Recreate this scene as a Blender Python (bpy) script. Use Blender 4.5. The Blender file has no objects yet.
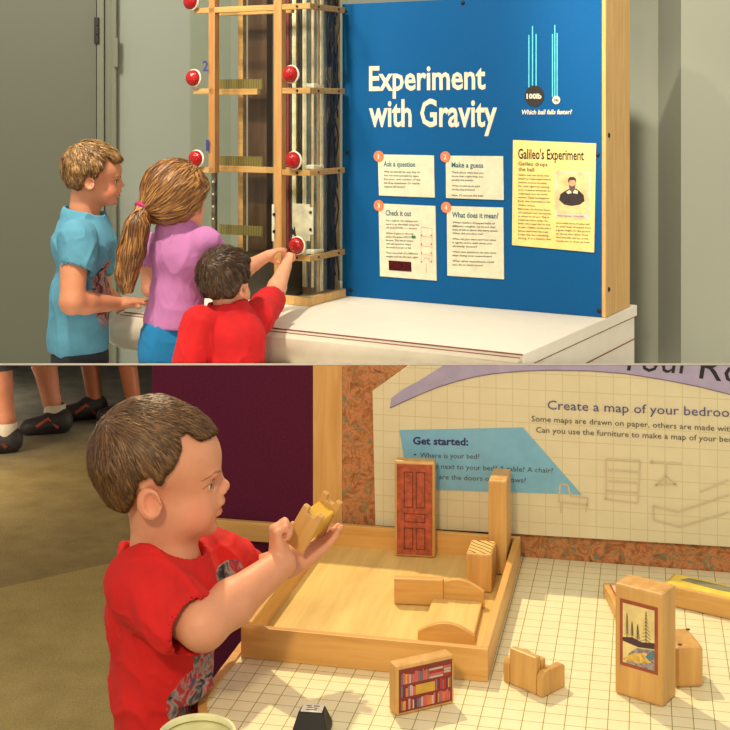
import bpy, bmesh, math, random
import numpy as np
from mathutils import Vector, Matrix, noise
from mathutils.bvhtree import BVHTree

random.seed(7)
rng = np.random.default_rng(11)
SC = bpy.context.scene
COL = SC.collection
F, HY, H = 1260.0, 105.0, 1.40            # focal length (px), horizon row, eye height (m)


def at(px, py, d):
    """a point seen at pixel (px, py), d metres into the room"""
    return Vector(((px - 365.0) * d / F, d, H - (py - HY) * d / F))


def onz(px, py, z):
    return at(px, py, (H - z) * F / (py - HY))


# ---------------------------------------------------------------- colours / materials
def lin(c):
    return tuple((v / 255 / 12.92) if v / 255 <= 0.04045 else ((v / 255 + 0.055) / 1.055) ** 2.4 for v in c)


def rgba(c):
    return (*lin(c), 1.0)


class NT:
    def __init__(s, name):
        s.m = bpy.data.materials.new(name)
        s.m.use_nodes = True
        s.t = s.m.node_tree
        s.t.nodes.clear()
        s.out = s.n('ShaderNodeOutputMaterial')

    def n(s, typ, ins=None, **props):
        x = s.t.nodes.new(typ)
        for k, v in props.items():
            setattr(x, k, v)
        for k, v in (ins or {}).items():
            if isinstance(v, bpy.types.NodeSocket):
                s.t.links.new(v, x.inputs[k])
            else:
                x.inputs[k].default_value = v
        return x

    def coord(s, scale=(1, 1, 1), rot=(0, 0, 0), kind='Object'):
        tc = s.n('ShaderNodeTexCoord')
        mp = s.n('ShaderNodeMapping', {'Vector': tc.outputs[kind], 'Scale': scale, 'Rotation': rot})
        return mp.outputs[0]

    def noise(s, vec, scale, detail=4, rough=.55, dist=0.0):
        return s.n('ShaderNodeTexNoise', {'Vector': vec, 'Scale': scale, 'Detail': detail, 'Roughness': rough, 'Distortion': dist})

    def ramp(s, fac, stops):
        r = s.n('ShaderNodeValToRGB', {'Fac': fac})
        e = r.color_ramp.elements
        while len(e) < len(stops):
            e.new(.5)
        for el, (p, c) in zip(e, stops):
            el.position = p
            el.color = rgba(c)
        return r.outputs[0]

    def mix(s, fac, a, b, blend='MIX'):
        x = s.n('ShaderNodeMix', data_type='RGBA', blend_type=blend)
        for i, v in ((0, fac), (6, a), (7, b)):
            if isinstance(v, bpy.types.NodeSocket):
                s.t.links.new(v, x.inputs[i])
            else:
                x.inputs[i].default_value = v
        return x.outputs[2]

    def math(s, op, a, b=0.0, c=None):
        d = {0: a, 1: b}
        if c is not None:
            d[2] = c
        return s.n('ShaderNodeMath', d, operation=op).outputs[0]

    def bsdf(s, color, rough=.5, bump=None, bstr=.3, bdist=.002, **kw):
        ins = {'Base Color': color, 'Roughness': rough}
        for k, v in kw.items():
            ins[k.replace('_', ' ')] = v
        if bump is not None:
            ins['Normal'] = s.n('ShaderNodeBump', {'Height': bump, 'Strength': bstr, 'Distance': bdist}).outputs[0]
        b = s.n('ShaderNodeBsdfPrincipled', ins)
        s.t.links.new(b.outputs[0], s.out.inputs[0])
        return b


def plain(name, c, rough=.5, var=.08, scale=30, bstr=.1, **kw):
    t = NT(name)
    nz = t.noise(t.coord(), scale)
    dark = tuple(max(0, v * (1 - var * 1.6)) for v in c)
    lite = tuple(min(255, v * (1 + var)) for v in c)
    col = t.ramp(nz.outputs[0], [(.3, dark), (.7, lite)])
    t.bsdf(col, rough, nz.outputs[0], bstr, **kw)
    return t.m


def wood(name, a, b, scale=1.0, axis=0, rough=.42, grain=18):
    t = NT(name)
    sc = [grain * scale] * 3
    sc[axis] = 1.6 * scale
    v = t.coord(tuple(sc))
    n1 = t.noise(v, 3.0, 6, .6, .6)
    n2 = t.noise(t.coord((3, 3, 3)), 2.0, 2)
    c1 = t.ramp(n1.outputs[0], [(.3, a), (.68, b)])
    c2 = t.mix(.12, c1, t.ramp(n2.outputs[0], [(.3, a), (.7, b)]))
    t.bsdf(c2, rough, n1.outputs[0], .08, .001)
    return t.m


def fabric(name, c, var=.12, scale=320, rough=.9):
    t = NT(name)
    v = t.coord()
    w = t.noise(v, scale, 2)
    f = t.noise(v, 14, 4)
    col = t.mix(.4, t.ramp(f.outputs[0], [(.3, tuple(x * (1 - var) for x in c)), (.7, tuple(min(255, x * (1 + var * .5)) for x in c))]),
                t.ramp(w.outputs[0], [(.3, tuple(x * (1 - var) for x in c)), (.7, c)]))
    t.bsdf(col, rough, t.math('ADD', t.math('MULTIPLY', w.outputs[0], .15), f.outputs[0]), .35, .004)
    return t.m


# ---------------------------------------------------------------- objects
def tag(o, label, cat, group=None, kind=None):
    o['label'] = label
    o['category'] = cat
    if group:
        o['group'] = group
    if kind:
        o['kind'] = kind
    return o


def thing(name, label, cat, loc=(0, 0, 0), rz=0.0, group=None):
    o = bpy.data.objects.new(name, None)
    COL.objects.link(o)
    o.location = loc
    o.rotation_euler = (0, 0, rz)
    o.empty_display_size = .05
    return tag(o, label, cat, group)


def link(name, me, m, parent=None, smooth=False):
    o = bpy.data.objects.new(name, me)
    COL.objects.link(o)
    if m is not None:
        for mm in (m if isinstance(m, (list, tuple)) else [m]):
            me.materials.append(mm)
    if parent is not None:
        o.parent = parent
    if smooth:
        me.polygons.foreach_set('use_smooth', [True] * len(me.polygons))
    return o


def obj(name, bm, m, parent=None, smooth=False, recalc=True):
    if recalc:
        bmesh.ops.recalc_face_normals(bm, faces=bm.faces)
    me = bpy.data.meshes.new(name)
    bm.to_mesh(me)
    bm.free()
    return link(name, me, m, parent, smooth)


def struct(name, bm, m, **kw):
    o = obj(name, bm, m, **kw)
    o['kind'] = 'structure'
    return o


def add_box(bm, x0, x1, y0, y1, z0, z1, bev=0.0, seg=2, M=None):
    t = bmesh.new()
    vs = [t.verts.new((x, y, z)) for x in (x0, x1) for y in (y0, y1) for z in (z0, z1)]
    for f in ((0, 1, 3, 2), (4, 6, 7, 5), (0, 4, 5, 1), (2, 3, 7, 6), (0, 2, 6, 4), (1, 5, 7, 3)):
        t.faces.new([vs[i] for i in f])
    bmesh.ops.recalc_face_normals(t, faces=t.faces)
    if bev > 0:
        bmesh.ops.bevel(t, geom=list(t.edges), offset=bev, segments=seg, affect='EDGES', profile=.5)
    if M is not None:
        t.transform(M)
    me = bpy.data.meshes.new('tmp')
    t.to_mesh(me)
    t.free()
    bm.from_mesh(me)
    bpy.data.meshes.remove(me)
    return bm


def box(*a, **k):
    return add_box(bmesh.new(), *a, **k)


def prism(pts, a0, a1, plane='xz', bev=0.0, bm=None):
    """extrude a 2D outline; plane 'xz' extrudes along y, 'xy' along z, 'yz' along x"""
    t = bmesh.new()

    def v(p, a):
        return {'xz': (p[0], a, p[1]), 'xy': (p[0], p[1], a), 'yz': (a, p[0], p[1])}[plane]
    A = [t.verts.new(v(p, a0)) for p in pts]
    B = [t.verts.new(v(p, a1)) for p in pts]
    n = len(pts)
    t.faces.new(A)
    t.faces.new(B)
    for i in range(n):
        t.faces.new((A[i], A[(i + 1) % n], B[(i + 1) % n], B[i]))
    bmesh.ops.recalc_face_normals(t, faces=t.faces)
    if bev:
        bmesh.ops.bevel(t, geom=list(t.edges), offset=bev, segments=2, affect='EDGES', profile=.5)
    if bm is None:
        return t
    me = bpy.data.meshes.new('tmp')
    t.to_mesh(me)
    t.free()
    bm.from_mesh(me)
    bpy.data.meshes.remove(me)
    return bm


def tube(pts, r, seg=8, bm=None, closed_ends=True):
    bm = bm or bmesh.new()
    pts = [Vector(p) for p in pts]
    rings = []
    prev = None
    for i, p in enumerate(pts):
        d = (pts[min(i + 1, len(pts) - 1)] - pts[max(i - 1, 0)]).normalized()
        up = prev or (Vector((0, 0, 1)) if abs(d.z) < .9 else Vector((1, 0, 0)))
        a = d.cross(up).normalized()
        b = a.cross(d).normalized()
        prev = b
        rr = r[i] if isinstance(r, (list, tuple)) else r
        rings.append([bm.verts.new(p + a * math.cos(2 * math.pi * j / seg) * rr + b * math.sin(2 * math.pi * j / seg) * rr) for j in range(seg)])
    for R0, R1 in zip(rings, rings[1:]):
        for j in range(seg):
            bm.faces.new((R0[j], R0[(j + 1) % seg], R1[(j + 1) % seg], R1[j]))
    if closed_ends:
        bm.faces.new(rings[0][::-1])
        bm.faces.new(rings[-1])
    return bm


def lathe(prof, seg=32, bm=None, M=None):
    """prof: (radius, z) pairs, revolved about z; end radii 0 close it"""
    t = bmesh.new()
    rings = []
    for r, z in prof:
        if r <= 1e-6:
            rings.append([t.verts.new((0, 0, z))])
        else:
            rings.append([t.verts.new((r * math.cos(2 * math.pi * j / seg), r * math.sin(2 * math.pi * j / seg), z)) for j in range(seg)])
    for A, B in zip(rings, rings[1:]):
        for j in range(seg):
            k = (j + 1) % seg
            if len(A) == 1 and len(B) == 1:
                continue
            if len(A) == 1:
                t.faces.new((A[0], B[k], B[j]))
            elif len(B) == 1:
                t.faces.new((A[j], A[k], B[0]))
            else:
                t.faces.new((A[j], A[k], B[k], B[j]))
    if M is not None:
        t.transform(M)
    if bm is None:
        return t
    me = bpy.data.meshes.new('tmp')
    t.to_mesh(me)
    t.free()
    bm.from_mesh(me)
    bpy.data.meshes.remove(me)
    return bm


def slope_cut(bm, row, keep, M=None):
    """trim a mesh (object space, M to world) at the sloping deck: the plane through the eye and image row `row`"""
    k = (row - HY) / F
    co, no = Vector((0, 0, H)), Vector((0, k, 1)).normalized()
    if M is not None:
        Mi = M.inverted()
        co = Mi @ co
        no = (M.to_3x3().transposed() @ no).normalized()
    g = list(bm.verts) + list(bm.edges) + list(bm.faces)
    bmesh.ops.bisect_plane(bm, geom=g, plane_co=co, plane_no=no, clear_outer=(keep == 'below'), clear_inner=(keep == 'above'))
    bmesh.ops.holes_fill(bm, edges=[e for e in bm.edges if e.is_boundary], sides=0)
    return bm


class Plane:
    """an upright plane: o = (x, y) of its local origin, e = unit direction to its right; normal faces the camera"""

    def __init__(s, o, e):
        s.o = Vector(o)
        s.e = Vector(e).normalized()
        s.rz = math.atan2(s.e.y, s.e.x)
        s.M = Matrix.Translation((s.o.x, s.o.y, 0)) @ Matrix.Rotation(s.rz, 4, 'Z')

    def st(s, px, py, off=0.0):
        ox, oy = s.o.x + s.e.y * off, s.o.y - s.e.x * off
        k = (px - 365.0) / F
        t = (k * oy - ox) / (s.e.x - k * s.e.y)
        Y = oy + t * s.e.y
        return t, H - (py - HY) * Y / F


# ---------------------------------------------------------------- lettering
_fontcache = {}


def glyphs(txt, bold):
    key = (txt, bold)
    if key not in _fontcache:
        cu = bpy.data.curves.new('t', 'FONT')
        cu.body = txt
        cu.size = 1.0
        cu.offset = bold
        cu.resolution_u = 2
        o = bpy.data.objects.new('t', cu)
        COL.objects.link(o)
        bpy.context.view_layer.update()
        me = bpy.data.meshes.new_from_object(o.evaluated_get(bpy.context.evaluated_depsgraph_get()))
        bpy.data.objects.remove(o)
        vs = np.array([v.co[:2] for v in me.vertices]) if len(me.vertices) else np.zeros((1, 2))
        fs = [tuple(p.vertices) for p in me.polygons]
        bpy.data.meshes.remove(me)
        _fontcache[key] = (vs, fs)
    return _fontcache[key]


CAP = .73


def add_text(bm, txt, x0, x1, z0, z1, y, bold=0.0, slant=0.0):
    """text between x0..x1; baseline z0 (left, right) and cap height up to z1 (left)"""
    vs, fs = glyphs(txt, bold)
    mn, mx = vs[:, 0].min(), vs[:, 0].max()
    if not isinstance(z0, (tuple, list)):
        z0 = (z0, z0)
    sz = (z1 - z0[0]) / CAP
    w = (x1 - x0)
    out = []
    for v in vs:
        f = (v[0] - mn) / max(1e-6, mx - mn)
        out.append(bm.verts.new((x0 + f * w + v[1] * sz * slant, y, z0[0] + (z0[1] - z0[0]) * f + v[1] * sz)))
    for f in fs:
        try:
            bm.faces.new([out[i] for i in f])
        except ValueError:
            pass


def text_px(bm, P, txt, xl, xr, yb, cap, off, bold=0.0, slant=0.0, yb2=None):
    """lettering on plane P measured from its place in the frame: left, right, baseline row, cap height in px"""
    a = P.st(xl, yb, off)
    b = P.st(xr, yb if yb2 is None else yb2, off)
    c = P.st(xl, yb - cap, off)
    z2 = b[1] if yb2 is not None else a[1]
    add_text(bm, txt, a[0], b[0], (a[1], z2), c[1], -off, bold, slant)


# ---------------------------------------------------------------- implicit bodies
class Field:
    def __init__(s, lo, hi, h):
        s.lo, s.h = np.array(lo, float), h
        s.n = [int(math.ceil((hi[i] - lo[i]) / h)) + 1 for i in range(3)]
        s.ax = [(s.lo[i] + h * np.arange(s.n[i])).astype(np.float32) for i in range(3)]
        s.d = np.full(s.n, 1.0, np.float32)

    def _sub(s, lo, hi):
        sl, pts = [], []
        for i in range(3):
            a = max(0, int((lo[i] - s.lo[i]) / s.h))
            b = min(s.n[i], int((hi[i] - s.lo[i]) / s.h) + 2)
            if b <= a:
                return None, None
            sl.append(slice(a, b))
            sh = [1, 1, 1]
            sh[i] = b - a
            pts.append(s.ax[i][a:b].reshape(sh))
        return tuple(sl), pts

    def _op(s, sl, d, k, op):
        D = s.d[sl]
        if op == 'u':
            r = np.minimum(D, d)
            if k > 0:
                r = r - np.maximum(k - np.abs(D - d), 0) ** 2 / (4 * k)
        else:
            d = -d
            r = np.maximum(D, d)
            if k > 0:
                r = r + np.maximum(k - np.abs(D - d), 0) ** 2 / (4 * k)
        s.d[sl] = r

    def ell(s, c, r, R=None, k=.01, op='u'):
        R = np.eye(3) if R is None else np.array(R)
        c, r = np.array(c), np.array(r)
        ext = np.sqrt(((R * r) ** 2).sum(1)) + k + 3 * s.h
        sl, P = s._sub(c - ext, c + ext)
        if sl is None:
            return
        q = [P[i] - c[i] for i in range(3)]
        u = [sum(R[j, i] * q[j] for j in range(3)) for i in range(3)]
        k0 = np.sqrt(sum((u[i] / r[i]) ** 2 for i in range(3)))
        k1 = np.sqrt(sum((u[i] / r[i] ** 2) ** 2 for i in range(3))) + 1e-9
        s._op(sl, (k0 * (k0 - 1) / k1).astype(np.float32), k, op)

    def cone(s, a, b, ra, rb, k=.01, op='u'):
        a, b = np.array(a, float), np.array(b, float)
        m = max(ra, rb) + k + 3 * s.h
        sl, P = s._sub(np.minimum(a, b) - m, np.maximum(a, b) + m)
        if sl is None:
            return
        ab = b - a
        L = (ab ** 2).sum() + 1e-12
        q = [P[i] - a[i] for i in range(3)]
        t = np.clip(sum(q[i] * ab[i] for i in range(3)) / L, 0, 1)
        d = np.sqrt(sum((q[i] - t * ab[i]) ** 2 for i in range(3))) - (ra + (rb - ra) * t)
        s._op(sl, d.astype(np.float32), k, op)

    def chain(s, pts, rs, k=.008, op='u'):
        for (a, b, ra, rb) in zip(pts, pts[1:], rs, rs[1:]):
            s.cone(a, b, ra, rb, k, op)

    def keep(s, fn):
        """intersect with fn(x, y, z) < 0"""
        X, Y, Z = (s.ax[0][:, None, None], s.ax[1][None, :, None], s.ax[2][None, None, :])
        s.d = np.maximum(s.d, fn(X, Y, Z).astype(np.float32))

    def surf(s):
        d = s.d
        ins = d < 0
        nx, ny, nz = [v - 1 for v in s.n]
        cnt = np.zeros((nx, ny, nz), np.int8)
        for i in (0, 1):
            for j in (0, 1):
                for k in (0, 1):
                    cnt += ins[i:i + nx, j:j + ny, k:k + nz]
        act = (cnt > 0) & (cnt < 8)
        idx = np.argwhere(act)
        vid = np.full((nx, ny, nz), -1, np.int64)
        vid[act] = np.arange(len(idx))
        acc = np.zeros((len(idx), 3))
        num = np.zeros(len(idx))
        cor = [(i, j, k) for i in (0, 1) for j in (0, 1) for k in (0, 1)]
        for a in cor:
            for ax in range(3):
                if a[ax]:
                    continue
                b = list(a)
                b[ax] = 1
                da = d[idx[:, 0] + a[0], idx[:, 1] + a[1], idx[:, 2] + a[2]]
                db = d[idx[:, 0] + b[0], idx[:, 1] + b[1], idx[:, 2] + b[2]]
                cr = (da < 0) != (db < 0)
                t = np.where(cr, da / np.where(cr, da - db, 1), 0)
                for c in range(3):
                    acc[:, c] += np.where(cr, a[c] + (t if c == ax else 0), 0)
                num += cr
        V = s.lo + (idx + acc / np.maximum(num, 1)[:, None]) * s.h
        Q = []
        for ax in range(3):
            o = [x for x in range(3) if x != ax]
            A = np.take(ins, range(0, s.n[ax] - 1), ax)
            B = np.take(ins, range(1, s.n[ax]), ax)
            e = np.argwhere(A != B)
            e = e[(e[:, o[0]] > 0) & (e[:, o[1]] > 0) & (e[:, o[0]] < s.n[o[0]] - 1) & (e[:, o[1]] < s.n[o[1]] - 1)]
            sgn = A[e[:, 0], e[:, 1], e[:, 2]]
            q = []
            for du, dv in ((1, 1), (0, 1), (0, 0), (1, 0)):
                c = e.copy()
                c[:, o[0]] -= du
                c[:, o[1]] -= dv
                q.append(vid[c[:, 0], c[:, 1], c[:, 2]])
            q = np.stack(q, 1)
            flip = sgn if ax != 1 else ~sgn
            q[~flip] = q[~flip][:, ::-1]
            Q.append(q)
        Q = np.concatenate(Q)
        return V, Q[(Q >= 0).all(1)]


def relax(V, Q, n):
    e = np.concatenate([Q[:, [i, (i + 1) % 4]] for i in range(4)])
    e = np.concatenate([e, e[:, ::-1]])
    deg = np.maximum(np.bincount(e[:, 0], minlength=len(V)), 1)[:, None]
    for k in range(n):
        for w in (.55, -.57):
            s = np.stack([np.bincount(e[:, 0], V[e[:, 1], c], len(V)) for c in range(3)], 1)
            V = V + w * (s / deg - V)
    return V


def mesh_vq(name, V, Q, origin=(0, 0, 0), disp=None, soft=0):
    me = bpy.data.meshes.new(name)
    V = np.asarray(V) - np.array(origin)
    if soft:
        V = relax(V, Q, soft)
    me.vertices.add(len(V))
    me.vertices.foreach_set('co', V.astype(np.float32).ravel())
    me.loops.add(len(Q) * 4)
    me.loops.foreach_set('vertex_index', Q.astype(np.int32).ravel())
    me.polygons.add(len(Q))
    me.polygons.foreach_set('loop_start', np.arange(0, len(Q) * 4, 4, dtype=np.int32))
    me.polygons.foreach_set('loop_total', np.full(len(Q), 4, dtype=np.int32))
    me.update(calc_edges=True)
    me.validate()
    if disp is not None:
        nor = np.zeros(len(V) * 3, np.float32)
        me.vertices.foreach_get('normal', nor)
        nor = nor.reshape(-1, 3)
        dv = np.array([disp(Vector(v)) for v in V])
        me.vertices.foreach_set('co', (V + nor * dv[:, None]).astype(np.float32).ravel())
        me.update()
    return me


def sdf_obj(name, f, m, parent=None, origin=(0, 0, 0), disp=None, soft=8):
    V, Q = f.surf()
    return link(name, mesh_vq(name, V, Q, origin, disp, soft), m, parent, True)


def RM(x, z=None):
    """3x3 numpy rotation whose first column is direction x and whose third is near z"""
    x = Vector(x).normalized()
    z = Vector(z or (0, 0, 1))
    y = z.cross(x).normalized()
    z = x.cross(y).normalized()
    return np.array([[x[i], y[i], z[i]] for i in range(3)])


def poly_sd(X, Z, pts):
    """signed distance to a 2D polygon, negative inside"""
    X, Z = np.broadcast_arrays(X, Z)
    d = np.full(X.shape, 1e9, np.float32)
    inside = np.zeros(X.shape, bool)
    n = len(pts)
    for i in range(n):
        (ax, az), (bx, bz) = pts[i], pts[(i + 1) % n]
        ex, ez = bx - ax, bz - az
        wx, wz = X - ax, Z - az
        t = np.clip((wx * ex + wz * ez) / (ex * ex + ez * ez), 0, 1)
        d = np.minimum(d, (wx - t * ex) ** 2 + (wz - t * ez) ** 2)
        c = ((az <= Z) & (bz > Z)) | ((bz <= Z) & (az > Z))
        inside ^= c & (X < ax + (Z - az) / (ez if abs(ez) > 1e-9 else 1e-9) * ex)
    d = np.sqrt(d)
    return np.where(inside, -d, d)


def fold(scale, amp, stretch=(1, 1, 1)):
    def f(v):
        p = Vector((v.x * stretch[0], v.y * stretch[1], v.z * stretch[2])) * scale
        a = noise.noise(p)
        b = noise.noise(p * 2.3 + Vector((7, 3, 1)))
        r = max(0.0, 1 - abs(a) * 4.0)
        r2 = max(0.0, 1 - abs(b) * 4.5)
        return amp * (.75 * r * r + .4 * r2 * r2 * max(0, .5 + a) + .35 * b)
    return f
# ================================================================ materials
M_wood = wood('birch_ply', (196, 150, 84), (222, 182, 116), 1.0, 2)
M_woodx = wood('pine_rail', (176, 128, 70), (208, 164, 104), 1.0, 0)
M_darkwood = wood('dark_board', (52, 34, 18), (92, 62, 34), 1.0, 2, .6)
M_steel = plain('bolt_steel', (50, 44, 36), .4, .1, 60, Metallic=.6)
M_black = plain('black_rubber', (22, 20, 20), .55)
M_white = plain('white_plastic', (226, 222, 208), .45, .04)
M_cream = plain('cream_card', (220, 218, 190), .7, .03)
M_ink = plain('dark_ink', (44, 40, 36), .8, .03)
M_grey_ink = plain('grey_ink', (70, 68, 58), .8, .03)
M_teal_ink = plain('teal_ink', (12, 98, 116), .7, .03)
M_letter = plain('warm_white_letter', (228, 220, 196), .7, .03)
M_blue = plain('blue_laminate', (0, 86, 146), .7, .05, 240, .04, Specular_IOR_Level=.2)
M_cyan = plain('cyan_streak', (96, 208, 214), .7, .03)
M_orange = plain('orange_disc', (238, 128, 84), .6, .04)
M_wall = plain('painted_wall', (150, 153, 138), .85, .025, 500, .06)
M_door = plain('grey_green_door', (100, 100, 82), .6, .03, 500, .04)
M_frame = plain('door_frame_paint', (118, 118, 98), .6, .03, 300, .04)
M_deck = plain('white_deck_edge', (236, 234, 226), .7, .02)
M_counter = plain('cream_counter_laminate', (236, 230, 214), .5, .008, 18, .02)
M_roll = plain('cream_vinyl_roll', (216, 207, 186), .5, .02, 14, .05)
M_seam = plain('brown_seam', (140, 84, 66), .8)


def clear_mat(name, tint=(255, 255, 255), gloss=.06):
    t = NT(name)
    fr = t.n('ShaderNodeFresnel', {'IOR': 1.45})
    tr = t.n('ShaderNodeBsdfTransparent', {'Color': rgba(tint)})
    gl = t.n('ShaderNodeBsdfGlossy', {'Color': (1, 1, 1, 1), 'Roughness': gloss})
    front = t.math('SUBTRACT', 1.0, t.n('ShaderNodeNewGeometry').outputs['Backfacing'])
    mx = t.n('ShaderNodeMixShader', {0: t.math('MULTIPLY', t.math('MULTIPLY', fr.outputs[0], .5), front), 1: tr.outputs[0], 2: gl.outputs[0]})
    t.t.links.new(mx.outputs[0], t.out.inputs[0])
    return t.m


M_acrylic = clear_mat('clear_acrylic', (249, 250, 246))


def dome_mat():
    t = NT('red_button_plastic')
    v = t.n('ShaderNodeTexVoronoi', {'Vector': t.coord(), 'Scale': 210.0})
    c = t.ramp(v.outputs['Distance'], [(0, (206, 24, 20)), (.6, (140, 6, 8))])
    t.bsdf(c, .18, v.outputs['Distance'], .5, .002)
    return t.m


M_red_btn = dome_mat()

# ================================================================ upper gallery: floor deck, walls, door
DECK = 363.3
kt = (DECK - HY) / F
bm = bmesh.new()
y0, y1, th = 3.3, 6.78, .005
q = [(x, y, H - kt * y - o) for o in (0, th) for y in (y0, y1) for x in (-3.2, 3.2)]
v = [bm.verts.new(p) for p in q]
for f in ((0, 1, 3, 2), (4, 6, 7, 5), (0, 4, 5, 1), (2, 3, 7, 6), (0, 2, 6, 4), (1, 5, 7, 3)):
    bm.faces.new([v[i] for i in f])
struct('floor_upper', bm, M_deck)


def wallbox(name, x0, x1, y0, y1, z1, m):
    b = box(x0, x1, y0, y1, 0, z1)
    slope_cut(b, DECK, 'above')
    return struct(name, b, m)


wallbox('wall_back', -1.10, 1.3, 5.60, 5.70, 2.5, M_wall)
wallbox('wall_right', .62, 1.154, 4.96, 5.06, 2.5, M_wall)
wallbox('pillar_right', 1.154, 2.4, 4.60, 5.2, 2.5, M_wall)
wallbox('wall_left', -3.0, -2.35, 5.58, 5.70, 2.5, M_wall)
dr = wallbox('door_1', -2.35, -1.195, 5.60, 5.65, 2.5, M_door)
b = bmesh.new()
for x0, x1, y0 in ((-1.187, -1.155, 5.575), (-1.155, -1.120, 5.59), (-1.120, -1.098, 5.565)):
    add_box(b, x0, x1, y0, 5.66, 0, 2.5, .003)
slope_cut(b, DECK, 'above')
struct('trim_1', b, M_frame)
b = bmesh.new()
z0, z1 = at(100, 44, 5.56).z, at(100, 17, 5.56).z
for i in range(3):
    add_box(b, -.008, .008, -.012, .004, z0 + (z1 - z0) * i / 3 + .001, z0 + (z1 - z0) * (i + 1) / 3 - .001, .002)
add_box(b, -.016, .016, .004, .012, z0, z1, .001)
h = obj('hinge', b, M_steel, dr)
h.location = (-1.184, 5.575, 0)
b = box(-.008, .012, -.02, .0, at(0, 67, 5.55).z, at(0, 38, 5.55).z, .002)
h = obj('door_stop_plate', b, M_frame, dr)
h.location = (-1.10, 5.565, 0)

# ================================================================ counter
A, B = Vector((-.8116, 4.255)), Vector((.443, 3.53))
CP = Plane(A, B - A)
CL = (B - A).length
t = thing('exhibit_counter', 'long cream padded-edge counter below the blue panel', 'counter', (A.x, A.y, 0), CP.rz)
b = box(0, CL, 0, 1.02, .662, .70, .003)
obj('counter_top', b, M_counter, t)
b = box(.03, CL - .004, .03, 1.0, 0, .661)
slope_cut(b, DECK, 'above', CP.M)
obj('counter_body', b, M_counter, t)
b = lathe([(0, -.062), (.03, -.058), (.05, -.04), (.058, -.012), (.06, 0), (.06, CL - .003), (0, CL - .003)], 40,
          M=Matrix.Translation((0, 0, .6385)) @ Matrix.Rotation(math.pi / 2, 4, 'Y'))
slope_cut(b, DECK, 'above', CP.M)
obj('edge_roll', b, M_roll, t, True)
b = tube([(0, -.002, .7005), (CL, -.002, .7005)], .0022)
tube([(0, -.022, .695), (CL, -.022, .695)], .0016, bm=b)
tube([(CL, 0, .662), (CL, 1.02, .662)], .0012, bm=b)
tube([(CL - .003, .05, .584), (CL - .003, 1.0, .584)], .002, bm=b)
obj('seam', b, M_seam, t)

# ================================================================ blue panel
PL = Vector((-.0733, 4.62))
PE = Vector((.865, -.48))
PP = Plane(PL, PE)
t = thing('display_panel', 'tall blue panel headed Experiment with Gravity, in a plywood case', 'display panel', (PL.x, PL.y, .70), PP.rz)
W, ZB, ZT = .989, .0, 1.07


class Loc(Plane):
    """same plane, heights measured from the thing's base"""

    def __init__(s, P, zb):
        super().__init__(P.o, P.e)
        s.zb = zb

    def st(s, px, py, off=0.0):
        a, z = Plane.st(s, px, py, off)
        return a, z - s.zb


PQ = Loc(PP, .70)
obj('blue_face', box(-.012, W - .014, 0, .014, .001, ZT, .002), M_blue, t)
obj('side_panel', box(W - .014, W, -.001, .262, .001, ZT, .002), M_wood, t)
b = box(.02, W - .015, .20, .262, .001, ZT)
add_box(b, 0, W - .015, .0145, .262, ZT - .02, ZT - .001)
obj('case_back', b, M_wood, t)


def bolt_front(b, px, py):
    s, z = PQ.st(px, py)
    lathe([(0, .004), (.005, .004), (.0075, .0), (.0075, -.002)], 12, b, Matrix.Translation((s, 0, z)) @ Matrix.Rotation(math.pi / 2, 4, 'X'))


for px, py in ((346, 11), (463, 3), (348, 153), (351, 290), (597.5, 155), (599, 311)):
    b = bmesh.new()
    bolt_front(b, px, py)
    obj('bolt', b, M_steel, t, True)
for z in (1.06, .60, .09):
    b = lathe([(0, .004), (.006, .004), (.009, 0), (.009, -.002)], 12, M=Matrix.Translation((W, .03, z)) @ Matrix.Rotation(math.pi / 2, 4, 'Y'))
    obj('bolt', b, M_steel, t, True)


def quad_px(P, pts, off, thick=.003):
    return prism([P.st(px, py, off) for px, py in pts], -off, -off + thick, 'xz')


def disc_px(P, px, py, r, off, thick=.003, seg=28, ry=None):
    s0, z0 = P.st(px, py, off)
    s1, _ = P.st(px + r, py, off)
    _, z1 = P.st(px, py - (ry or r), off)
    return prism([(s0 + (s1 - s0) * math.cos(a), z0 + (z1 - z0) * math.sin(a)) for a in [2 * math.pi * i / seg for i in range(seg)]], -off, -off + thick, 'xz')


b = bmesh.new()
text_px(b, PQ, 'Experiment', 369, 485.5, 90.3, 25, .0008, .022, yb2=88.6)
text_px(b, PQ, 'with Gravity', 369, 497, 126, 27.5, .0008, .022, yb2=126.2)
obj('title_lettering', b, M_letter, t, recalc=False)
b = bmesh.new()
text_px(b, PQ, 'Which ball falls faster?', 521, 571.5, 114.3, 4.6, .0008, .03, .18, yb2=114)
obj('question_lettering', b, M_letter, t, recalc=False)
for cx, xs, ytops, yb in ((534.5, (529, 532.6, 536.2), (35, 26, 34), 88), (556, (552.6, 554.9, 557.2), (34, 25, 33), 97)):
    b = bmesh.new()
    for x, yt in zip(xs, ytops):
        s0, z0 = PQ.st(x - .55, yb)
        s1, z1 = PQ.st(x + .55, yt)
        add_box(b, s0, s1, -.001, .002, z0, z1)
    obj('speed_lines', b, M_cyan, t)
o = obj('heavy_ball', disc_px(PQ, 534.3, 96, 9.6, .002, .004, 32, 10.6), M_ink, t)
b = bmesh.new()
text_px(b, PQ, '100lb', 526.5, 541.5, 98.6, 5, .0026, .04)
obj('ball_lettering', b, M_letter, o, recalc=False)
o = obj('light_ball', disc_px(PQ, 556.2, 100, 3.9, .002, .004, 28, 4.2), M_letter, t)
b = bmesh.new()
text_px(b, PQ, '1lb', 553.8, 558.6, 101.3, 2.6, .0026, .03)
obj('ball_lettering', b, M_grey_ink, o, recalc=False)


def card(pts, m, name='info_card', label=None):
    o = obj(name, quad_px(PQ, pts, .004, .004), m, t)
    if label:
        o['label'] = label
    return o


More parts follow.
